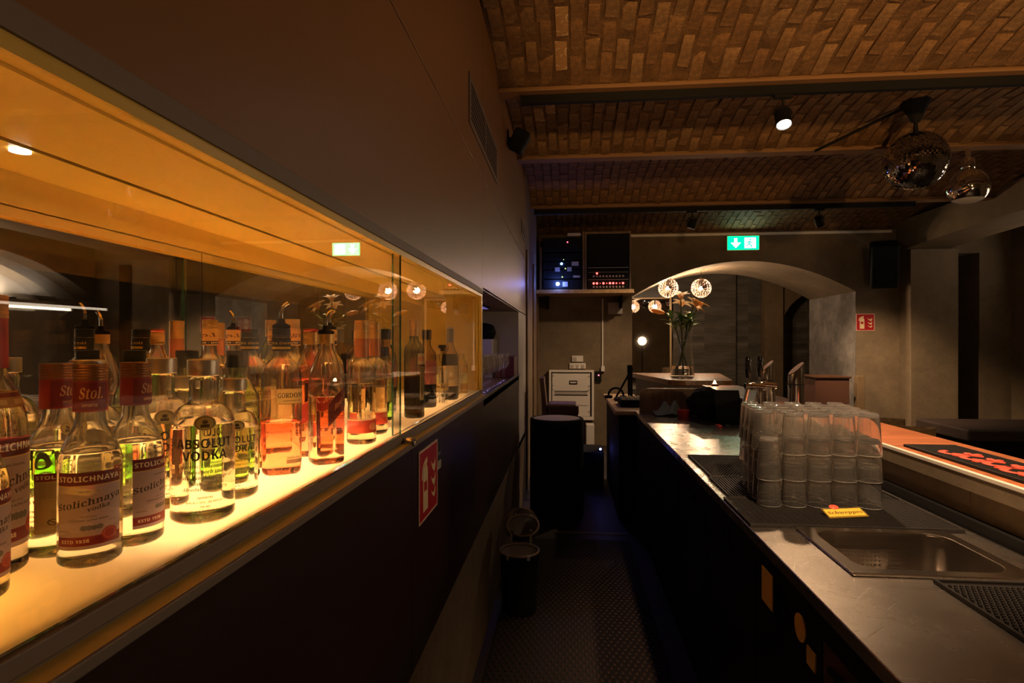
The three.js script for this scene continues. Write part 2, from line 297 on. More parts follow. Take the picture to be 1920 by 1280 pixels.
  const gg = metric(new THREE.ExtrudeGeometry(gs, { depth: 0.6, bevelEnabled: false })); gg.rotateY(Math.PI / 2); gg.translate(4.82, EYE, 0); wpart(c, 'girder', gg, M.wallTan);
}

// ================================================================ BACKLIT DISPLAY CABINET
const CF = -0.255, CT = 0.235, GX = -0.45, MX = -0.765, C0 = -0.6, C1 = 3.0;   // floor, ceiling, glass plane, mirror plane, ends
{
  const c = thing('display_cabinet', 'long amber backlit bottle cabinet with mirror back let into the left wall', 'cabinet', W(-0.6, -0.47, 1.2));
  wpart(c, 'acrylic_floor', bx(MX, GX - 0.009, CF - 0.008, CF, C0, C1), M.acrylic, 'glowing white acrylic shelf');
  wpart(c, 'light_box', merge([bx(MX, GX - 0.02, -0.455, -0.29, 0.73, 0.74), bx(MX, GX - 0.02, -0.455, -0.29, 1.6, 1.61), bx(MX, GX - 0.02, -0.47, -0.455, C0, C1), bx(MX - 0.01, MX, -0.455, CF - 0.008, C0, C1), bx(GX - 0.02, GX - 0.012, -0.455, CF - 0.008, C0, C1)]), std([0.3, 0.15, 0.045], 0.8));  // inner baffles and amber lining are unseen, added to shape the floor glow
  for (const [a, b] of [[C0, -0.001], [0.001, 1.141], [1.143, 2.285], [2.287, C1]]) wpart(c, 'mirror', bx(MX - 0.012, MX, CF, 0.186, a, b), M.mirror);
  wpart(c, 'back_trim', merge([bx(MX - 0.012, MX + 0.004, 0.188, 0.206, C0, C1), bx(MX - 0.012, MX, 0.206, CT, C0, C1)]), M.cream);
  wpart(c, 'cabinet_ceiling', merge([bx(MX, -0.657, CT, CT + 0.02, C0, C1), bx(-0.645, GX + 0.0, CT, CT + 0.02, C0, C1), bx(MX, GX, CT + 0.02, CT + 0.04, C0, C1)]), M.cream);
  wpart(c, 'ceiling_rail', bx(-0.6555, -0.6465, CT + 0.004, CT + 0.012, C0, C1), M.black);
  for (const [a, b] of [[C0 - 0.02, C0], [C1, C1 + 0.035]]) wpart(c, 'end_panel', bx(MX - 0.012, GX, CF - 0.2, 0.27, a, b, 0.002), M.cream);
  wpart(c, 'top_frame', merge([bx(GX - 0.004, GX + 0.004, 0.25, 0.276, C0, C1 + 0.03, 0.001), bx(GX - 0.026, GX + 0.001, 0.268, 0.276, C0, C1)]), M.alu);
  wpart(c, 'top_track', merge([bx(GX - 0.012, GX - 0.005, CT + 0.003, 0.252, C0, C1), bx(GX - 0.03, GX - 0.022, CT - 0.004, 0.252, C0, C1)]), M.cream);
  wpart(c, 'bottom_frame', merge([bx(GX - 0.0085, GX + 0.003, -0.275, CF - 0.0005, C0, C1 + 0.03, 0.002), bx(GX - 0.02, GX - 0.001, -0.279, -0.275, C0, C1 + 0.03)]), M.alu);
  const ledge = wpart(c, 'ledge', bx(GX - 0.02, GX + 0.026, -0.29, -0.279, C0, C1 + 0.03, 0.002), M.cream);
  wpart(ledge, 'ledge_lip', bx(GX + 0.026, GX + 0.031, -0.292, -0.278, C0, C1 + 0.03, 0.002), M.alu);
  const glassBox = (x, d0, d1) => { const g = new THREE.BoxGeometry(0.005, 0.502, d1 - d0); const m = new THREE.Mesh(g, [M.pane, M.pane, M.paneEdge, M.paneEdge, M.paneEdge, M.paneEdge]); m.castShadow = m.receiveShadow = true; m.position.copy(W(x, -0.002, (d0 + d1) / 2)).sub(c.position); m.name = 'sliding_pane'; c.add(m); return m; };
  glassBox(GX - 0.004, C0 + 0.01, 1.535); glassBox(GX - 0.016, 1.505, C1);
  // lamps under the acrylic
  const lc = L.cabinetColor;
  for (const x of [-0.66, -0.55]) {
    const t = cyl(0.012, 0.012, 0.62, 14); t.rotateX(Math.PI / 2); t.translate(x, EYE - 0.375, -1.17); wpart(c, 'lamp_tube', t, glow(lc, 6));
    areaLight(W(x, -0.36, 1.17), W(x, 0, 1.17), 0.04, 0.6, L.cabinet, lc);
  }
  const t2 = cyl(0.01, 0.01, 0.8, 14); t2.rotateX(Math.PI / 2); t2.translate(-0.6, EYE - 0.375, -0.1); wpart(c, 'lamp_tube', t2, glow([1, 0.48, 0.08], 2));
  areaLight(W(-0.6, -0.36, 0.1), W(-0.6, 0, 0.1), 0.04, 0.9, L.cabinetLeft, [1, 0.48, 0.08]);
  const t3 = t2.clone(); t3.translate(0, 0, -2.2); part(c, 'lamp_tube', t3, glow(lc, 2));
  areaLight(W(-0.6, -0.36, 2.3), W(-0.6, 0, 2.3), 0.04, 0.8, L.cabinet * 0.16, lc);
  // small recessed downlight
  const dl = cyl(0.011, 0.011, 0.004, 20); dl.translate(-0.668, EYE + CT - 0.001, -0.645); wpart(c, 'downlight', dl, glow([1, 0.9, 0.7], 6));
  // lock
  const lk = lathe([[0, 0], [0.011, 0], [0.011, 0.018], [0.0125, 0.02], [0.0125, 0.03], [0.008, 0.031], [0.008, 0.028], [0, 0.028]], 24); lk.rotateZ(-Math.PI / 2); lk.translate(GX + 0.004, EYE - 0.274, -1.54);
  wpart(c, 'lock', lk, M.aluBright, 'round brass coloured lock knob');
}

// ================================================================ LABEL PRINTS
const T = {};
const script = (x, s, px, py, size, color) => { x.fillStyle = color; x.font = `italic bold ${size}px serif`; x.fillText(s, px, py); };
T.stoli = canvasTex(512, 768, (x, w, h) => {
  x.fillStyle = '#b09aa6'; x.fillRect(0, 0, w, h); x.fillStyle = '#6d1019'; x.fillRect(0, 0, w, 130); x.fillStyle = '#d9b878'; x.fillRect(0, 130, w, 8);
  x.textAlign = 'center'; x.fillStyle = '#e9dccb'; x.font = 'bold 74px sans-serif'; x.fillText('STOLICHNAYA', w / 2, 92, w - 24);
  x.fillStyle = '#4a3a40'; x.font = 'bold 22px sans-serif'; x.fillText('THE ORIGINAL', w / 2, 200);
  x.save(); x.translate(w / 2, 330); x.rotate(-0.2); x.strokeStyle = '#b08f8a'; x.globalAlpha = 0.4; for (let i = 0; i < 5; i++) { x.strokeRect(30 + i * 26, -110 + i * 14, 22, 130 - i * 12); } x.globalAlpha = 1; script(x, 'Stolichnaya', 0, 0, 88, '#3a2a20'); script(x, 'vodka', 60, 62, 56, '#3a2a20'); x.restore();
  x.fillStyle = '#4a3a40'; x.font = '20px sans-serif'; x.fillText('MADE FROM', w / 2, 452); x.font = 'bold 24px sans-serif'; x.fillText('CERTIFIED ALPHA GRADE', w / 2, 486);
  x.fillStyle = '#6a6464'; for (let i = 0; i < 4; i++) { x.beginPath(); x.arc(220 + i * 38, 556, 26, 0, 7); x.fill(); }
  x.fillStyle = '#4a3a40'; x.font = '24px sans-serif'; x.fillText('40%VOL.', 74, 590); x.fillText('0.35L', 440, 520);
  x.fillStyle = '#7d1420'; x.fillRect(0, 640, w, 92); x.fillStyle = '#e9dccb'; x.font = 'bold 46px sans-serif'; x.textAlign = 'left'; x.fillText('ESTD 1938', 40, 702);
  x.fillStyle = '#a4332c'; x.beginPath(); x.arc(410, 640, 66, 0, 7); x.fill(); x.strokeStyle = '#cf6a55'; x.lineWidth = 6; x.beginPath(); x.arc(410, 640, 48, 0, 7); x.stroke();
});
T.stoliBack = canvasTex(384, 640, (x, w, h) => {
  x.fillStyle = '#a89264'; x.fillRect(0, 0, w, h); x.fillStyle = '#7d1420'; x.fillRect(0, 0, w, 84); x.textAlign = 'center'; x.fillStyle = '#e9dccb'; x.font = 'bold 54px sans-serif'; x.fillText('STOLICHNAYA', w / 2, 62, w - 10);
  x.fillStyle = '#3c3020'; x.font = '13px sans-serif'; for (let i = 0; i < 9; i++) x.fillText('premium vodka distilled from winter grain and filtered', w / 2, 116 + i * 18, 320); for (let i = 0; i < 5; i++) x.fillText('imported bottled and sealed', w / 2, 400 + i * 18, 200 + (i % 2) * 40);
  x.strokeStyle = '#2a2015'; x.lineWidth = 7; x.beginPath(); x.arc(120, 520, 30, 0, 7); x.stroke(); x.beginPath(); x.moveTo(98, 500); x.lineTo(142, 540); x.stroke(); x.beginPath(); x.arc(250, 520, 28, 0.6, 5.4); x.stroke(); for (let i = 0; i < 4; i++) x.fillText('STOLICHNAYA VODKA', w / 2, 575 + i * 17, 260);
});
T.stoliNeck = canvasTex(256, 128, (x, w, h) => { x.fillStyle = '#7a1220'; x.fillRect(0, 0, w, h); x.textAlign = 'center'; script(x, 'Stol.', w / 2 + 8, 74, 72, '#d8a878'); x.fillStyle = '#d8a878'; x.font = 'bold 20px sans-serif'; x.fillText('IMPORTED', w / 2, 112); });
T.absolut = canvasTex(512, 640, (x, w, h) => {
  x.clearRect(0, 0, w, h); x.textAlign = 'center'; x.fillStyle = '#17130c'; x.font = 'bold 104px sans-serif'; x.fillText('ABSOLUT', w / 2, 92, w - 20); x.fillText('VODKA', w / 2, 190, 360);
  const lines = ['One source. One community', 'One superb vodka.', 'Crafted in the village of', 'Ahus Sweden.', 'Absolut since 1879']; lines.forEach((s, i) => { x.font = 'italic bold 38px serif'; x.fillStyle = '#4a3f22'; x.fillText(s, w / 2 + (i % 2) * 16, 250 + i * 46, 460); });
  x.font = 'bold 24px sans-serif'; x.fillStyle = '#2c2616'; ['IMPORTED', '40% ALC/VOL. (80 PROOF)', '700 ML', 'PRODUCED AND BOTTLED IN SWEDEN'].forEach((s, i) => x.fillText(s, w / 2, 500 + i * 36, 420));
});
T.seal = canvasTex(128, 128, (x) => { x.clearRect(0, 0, 128, 128); x.fillStyle = '#b9ab6e'; x.beginPath(); x.arc(64, 64, 60, 0, 7); x.fill(); x.strokeStyle = '#6d6334'; x.lineWidth = 5; x.beginPath(); x.arc(64, 64, 50, 0, 7); x.stroke(); x.fillStyle = '#3d3418'; x.beginPath(); x.arc(64, 56, 16, 0, 7); x.fill(); x.fillRect(40, 74, 48, 26); });
T.gordon = canvasTex(512, 256, (x, w, h) => { x.fillStyle = '#e8c98c'; x.fillRect(0, 0, w, h); x.strokeStyle = '#a06a28'; x.lineWidth = 8; x.strokeRect(6, 6, w - 12, h - 12); x.textAlign = 'center'; x.fillStyle = '#3b2410'; x.font = 'bold 108px serif'; x.fillText("GORDON'S", w / 2, 150, 460); x.font = 'bold 30px serif'; x.fillText('LONDON DRY GIN', w / 2, 210); });
T.gordonLow = canvasTex(256, 96, (x, w, h) => { x.fillStyle = '#6a4a28'; x.fillRect(0, 0, w, h); x.fillStyle = '#e8cf9c'; x.fillRect(0, 0, w, 44); x.fillStyle = '#4a2c14'; x.font = 'bold 26px sans-serif'; x.textAlign = 'center'; x.fillText('AMBER GIN 37.5%', w / 2, 32, 240); });
T.neckBlack = canvasTex(256, 160, (x, w, h) => { x.fillStyle = '#14100c'; x.fillRect(0, 0, w, h); x.fillStyle = '#d8b13c'; x.fillRect(0, 118, w, 30); x.textAlign = 'center'; script(x, 'Alex Gordon', w / 2, 86, 46, '#d8b13c'); x.fillStyle = '#3a2c10'; x.font = 'bold 18px sans-serif'; x.fillText('DISTILLED GIN', w / 2, 140); });
T.jwRed = canvasTex(512, 256, (x, w, h) => { x.fillStyle = '#8e2320'; x.fillRect(0, 0, w, h); x.strokeStyle = '#d8a860'; x.lineWidth = 6; x.strokeRect(4, 4, w - 8, h - 8); script(x, 'Red Label', 120, 150, 84, '#e0b47c'); });
T.jwDark = canvasTex(512, 256, (x, w, h) => { x.fillStyle = '#54181a'; x.fillRect(0, 0, w, h); x.strokeStyle = '#b98a50'; x.lineWidth = 6; x.strokeRect(4, 4, w - 8, h - 8); script(x, 'Red Label', 150, 150, 84, '#b98a5c'); });
T.bombay = canvasTex(256, 384, (x, w, h) => { x.fillStyle = '#d9cf86'; x.fillRect(0, 0, w, h); x.strokeStyle = '#5c5a22'; x.lineWidth = 6; x.strokeRect(8, 8, w - 16, h - 16); x.textAlign = 'center'; x.fillStyle = '#3d3a14'; x.font = 'bold 52px serif'; x.fillText('BOMBAY', w / 2, 90, 220); x.font = 'bold 28px serif'; x.fillText('DRY GIN', w / 2, 140); x.beginPath(); x.arc(w / 2, 240, 62, 0, 7); x.stroke(); });
T.redWhite = canvasTex(256, 128, (x, w, h) => { x.fillStyle = '#b5402c'; x.fillRect(0, 0, w, h); x.fillStyle = '#f0c890'; x.fillRect(0, 0, w, 10); x.strokeStyle = '#f0c890'; x.lineWidth = 6; x.beginPath(); x.arc(206, 70, 30, 0, 7); x.stroke(); x.beginPath(); x.arc(206, 70, 14, 0, 7); x.stroke(); });
T.rumNeck = canvasTex(256, 192, (x, w, h) => { x.fillStyle = '#d7a860'; x.fillRect(0, 0, w, h); script(x, 'Legado', 40, 90, 60, '#6a3c18'); x.fillStyle = '#1c1428'; x.fillRect(0, 140, w, 40); x.fillStyle = '#e8d8b0'; x.font = 'bold 26px sans-serif'; x.fillText('RON · RUM · RON', 16, 170); });
T.ave = canvasTex(256, 640, (x, w, h) => { x.fillStyle = '#cbb27c'; x.fillRect(60, 0, 196, 150); x.fillStyle = '#c3281e'; x.font = 'bold 84px sans-serif'; x.fillText('AVERNA', 70, 106, 180); x.fillStyle = '#b59a62'; x.fillRect(100, 180, 110, 460); x.strokeStyle = '#3a2c18'; x.lineWidth = 7; for (let i = 0; i < 6; i++) { x.beginPath(); x.arc(155, 224 + i * 44, 22, 0, 7); x.stroke(); } x.fillStyle = '#3a2c18'; for (let i = 0; i < 10; i++) x.fillRect(130, 470 + i * 14, 50, 6); });
T.wine = canvasTex(256, 320, (x, w, h) => { x.fillStyle = '#c9ad7c'; x.fillRect(0, 0, w, h); x.fillStyle = '#e9d9b4'; x.beginPath(); x.moveTo(128, 90); x.lineTo(160, 150); x.lineTo(96, 150); x.fill(); x.fillStyle = '#5b4526'; x.fillRect(60, 190, 136, 8); x.fillRect(80, 214, 96, 6); });
T.tape = canvasTex(256, 96, (x, w, h) => { x.fillStyle = '#cfb277'; x.fillRect(0, 0, w, h); x.translate(w, 0); x.scale(-1, 1); x.fillStyle = '#4a3a24'; x.font = '52px sans-serif'; x.fillText('T·AMOR', 30, 66); });
T.bandGold = canvasTex(128, 96, (x, w, h) => { x.fillStyle = '#c79a5e'; x.fillRect(0, 0, w, h); x.fillStyle = '#8a3a24'; x.fillRect(0, 10, w, 26); x.fillStyle = '#e9c98e'; for (let i = 0; i < 8; i++) x.fillRect(i * 16 + 3, 48, 10, 30); });
const print = (t) => new THREE.MeshStandardMaterial({ map: t, roughness: 0.55, transparent: true, alphaTest: 0.4 });
const paper = (t) => new THREE.MeshStandardMaterial({ map: t, roughness: 0.55 });
const PM = { stoli: paper(T.stoli), stoliBack: paper(T.stoliBack), stoliNeck: paper(T.stoliNeck), absolut: print(T.absolut), seal: print(T.seal), gordon: paper(T.gordon), gordonLow: paper(T.gordonLow), neckBlack: paper(T.neckBlack), jwRed: paper(T.jwRed), jwDark: paper(T.jwDark), bombay: paper(T.bombay), redWhite: paper(T.redWhite), rumNeck: paper(T.rumNeck), ave: print(T.ave), wine: paper(T.wine), tape: paper(T.tape), bandGold: paper(T.bandGold) };

// ================================================================ BOTTLES
const sqf = (sq) => (th) => sq ? Math.pow(Math.pow(Math.abs(Math.cos(th)), 5) + Math.pow(Math.abs(Math.sin(th)), 5), -1 / 5) * (1 - 0.06 * sq) : 1;
function squared(g, sq, y1, y2) {
  if (!sq) return g; const p = g.attributes.position, f = sqf(sq);
  for (let i = 0; i < p.count; i++) { const x = p.getX(i), y = p.getY(i), z = p.getZ(i), k = y < y1 ? 1 : y > y2 ? 0 : 1 - (y - y1) / (y2 - y1), s = 1 + (f(Math.atan2(x, z)) - 1) * k * 0.8; p.setX(i, x * s); p.setZ(i, z * s); }
  const nn = g.attributes.normal.clone(); g.computeVertexNormals(); const n2 = g.attributes.normal; for (let i = 0; i < nn.count; i++) if (n2.getX(i) * nn.getX(i) + n2.getY(i) * nn.getY(i) + n2.getZ(i) * nn.getZ(i) < 0) n2.setXYZ(i, nn.getX(i), nn.getY(i), nn.getZ(i));
  return g;
}
const rAt = (prof, y) => { for (let i = 1; i < prof.length; i++) if (y <= prof[i][1] && prof[i][1] > prof[i - 1][1]) { const t = (y - prof[i - 1][1]) / (prof[i][1] - prof[i - 1][1]); return prof[i - 1][0] + (prof[i][0] - prof[i - 1][0]) * t; } return prof[prof.length - 1][0]; };
function smooth(prof) { // round a profile of [r, y] with a spline, keeping its ends
  const c = new THREE.CatmullRomCurve3(prof.map(([r, y]) => new THREE.Vector3(r, y, 0)), false, 'centripetal'); return c.getPoints(prof.length * 5).map((p) => [Math.max(p.x, 0.0005), p.y]);
}
function wrap(R, y0, y1, t0, t1, sq = 0, slant = 0, n = 20) {
  const pos = [], uv = [], ix = [], f = sqf(sq), rf = typeof R === 'function' ? R : () => R;
  for (let j = 0; j <= 6; j++) for (let i = 0; i <= n; i++) { const u = i / n, v = j / 6, t = t0 + (t1 - t0) * u, y = y0 + (y1 - y0) * v + slant * (u - 0.5), r = rf(y) * (sq ? 1 + (f(t) - 1) * 0.8 : 1) + 0.0007; pos.push(Math.sin(t) * r, y, Math.cos(t) * r); uv.push(u, v); }
  for (let j = 0; j < 6; j++) for (let i = 0; i < n; i++) { const a = j * (n + 1) + i, b = a + n + 1; ix.push(a, a + 1, b, b, a + 1, b + 1); }
  const g = new THREE.BufferGeometry(); g.setAttribute('position', new THREE.Float32BufferAttribute(pos, 3)); g.setAttribute('uv', new THREE.Float32BufferAttribute(uv, 2)); g.setIndex(ix); g.computeVertexNormals(); return g;
}
// spec: body profile [[r, y] ...] from foot corner to lip; level = liquid height
function bottle(spec, X, D, label, turn = 0) {
  const t = thing(spec.name, label, 'bottle', W(X, CF + 0.0005, D), Math.atan2(-X, D) + turn, spec.group);
  const S = spec.shape || (spec.shape = (() => {
    const body = smooth(spec.profile), lv = spec.level, wall = spec.wall || 0.0028, top = body[body.length - 1];
    const low = body.filter(([, y]) => y < lv), rl = rAt(body, lv), high = body.filter(([, y]) => y > lv + 0.0005);
    const liquid = squared(lathe([[0, 0.004], [low[0][0] * 0.7, 0.002], ...low, [rl, lv], [rl * 0.985, lv + 0.0002], [0, lv]]), spec.sq, spec.sqY || 0.1, (spec.sqY || 0.1) + 0.06);
    const inner = [...high].reverse().map(([r, y]) => [Math.max(r - wall, 0.004), y]); inner.push([Math.max(rl - wall, 0.004), lv + 0.0006]);
    const shell = squared(lathe([[Math.max(rl - wall, 0.004), lv + 0.0006], [rl, lv + 0.0006], ...high, [top[0] - wall, top[1]], ...inner]), spec.sq, spec.sqY || 0.1, (spec.sqY || 0.1) + 0.06);
    return { body, liquid, shell };
  })());
  part(t, 'liquid', S.liquid, spec.liquidMat); part(t, 'glass', S.shell, spec.glassMat);
  const radius = (y) => rAt(S.body, y);
  spec.dress(t, radius);
  return t;
}
function capRidged(t, r, y0, y1, mat, ridges = 5) { const p = [[0, y0], [r, y0]]; for (let i = 0; i < ridges; i++) { const a = y0 + (y1 - y0) * (i / ridges), b = y0 + (y1 - y0) * ((i + 0.85) / ridges); p.push([r, a + 0.0004], [r, b], [r * 0.955, b + 0.0002], [r * 0.955, y0 + (y1 - y0) * ((i + 1) / ridges) - 0.0002]); } p.push([r * 0.93, y1], [0, y1]); return part(t, 'cap', lathe(p, 30), mat); }
const capSmooth = (t, r, y0, y1, mat) => part(t, 'cap', lathe([[0, y0], [r * 0.97, y0], [r, y0 + 0.001], [r, y1 - 0.0015], [r * 0.94, y1], [0, y1]], 30), mat);
const sleeve = (t, name, r, y0, y1, mat) => part(t, name, lathe([[r - 0.001, y0], [r, y0], [r * 0.985, y1], [r - 0.0012, y1], [r - 0.001, y0]], 30), mat);
function pourer(t, y, r) {
  const p = part(t, 'pourer', lathe([[0, y], [r, y], [r, y + 0.006], [0.0075, y + 0.01], [0.006, y + 0.018], [0, y + 0.019]], 20), M.black);
  part(p, 'spout', tube([new THREE.Vector3(0, y + 0.015, 0), new THREE.Vector3(0, y + 0.032, 0), new THREE.Vector3(0.004, y + 0.043, 0.002), new THREE.Vector3(0.013, y + 0.05, 0.004)], 0.0035, 12, 8), M.chrome);
}
const MM = {
  copper: phys([0.36, 0.17, 0.07], { roughness: 0.35, metalness: 0.7 }), gold: phys([0.78, 0.5, 0.2], { roughness: 0.35, metalness: 0.8 }), silver: phys([0.62, 0.56, 0.5], { roughness: 0.3, metalness: 0.9 }), capBlack: std([0.018, 0.016, 0.016], 0.35), capRed: std([0.4, 0.05, 0.03], 0.4), orangeCap: std([0.6, 0.28, 0.1], 0.5),
};
const clearG = glassMat(), greenG = glassMat([0.5, 0.85, 0.25], 0.03), oliveG = glassMat([0.35, 0.4, 0.06], 0.012), brownG = glassMat([0.3, 0.12, 0.04], 0.02);
const clearL = liquidMat([0.96, 0.95, 0.85], 0.2);
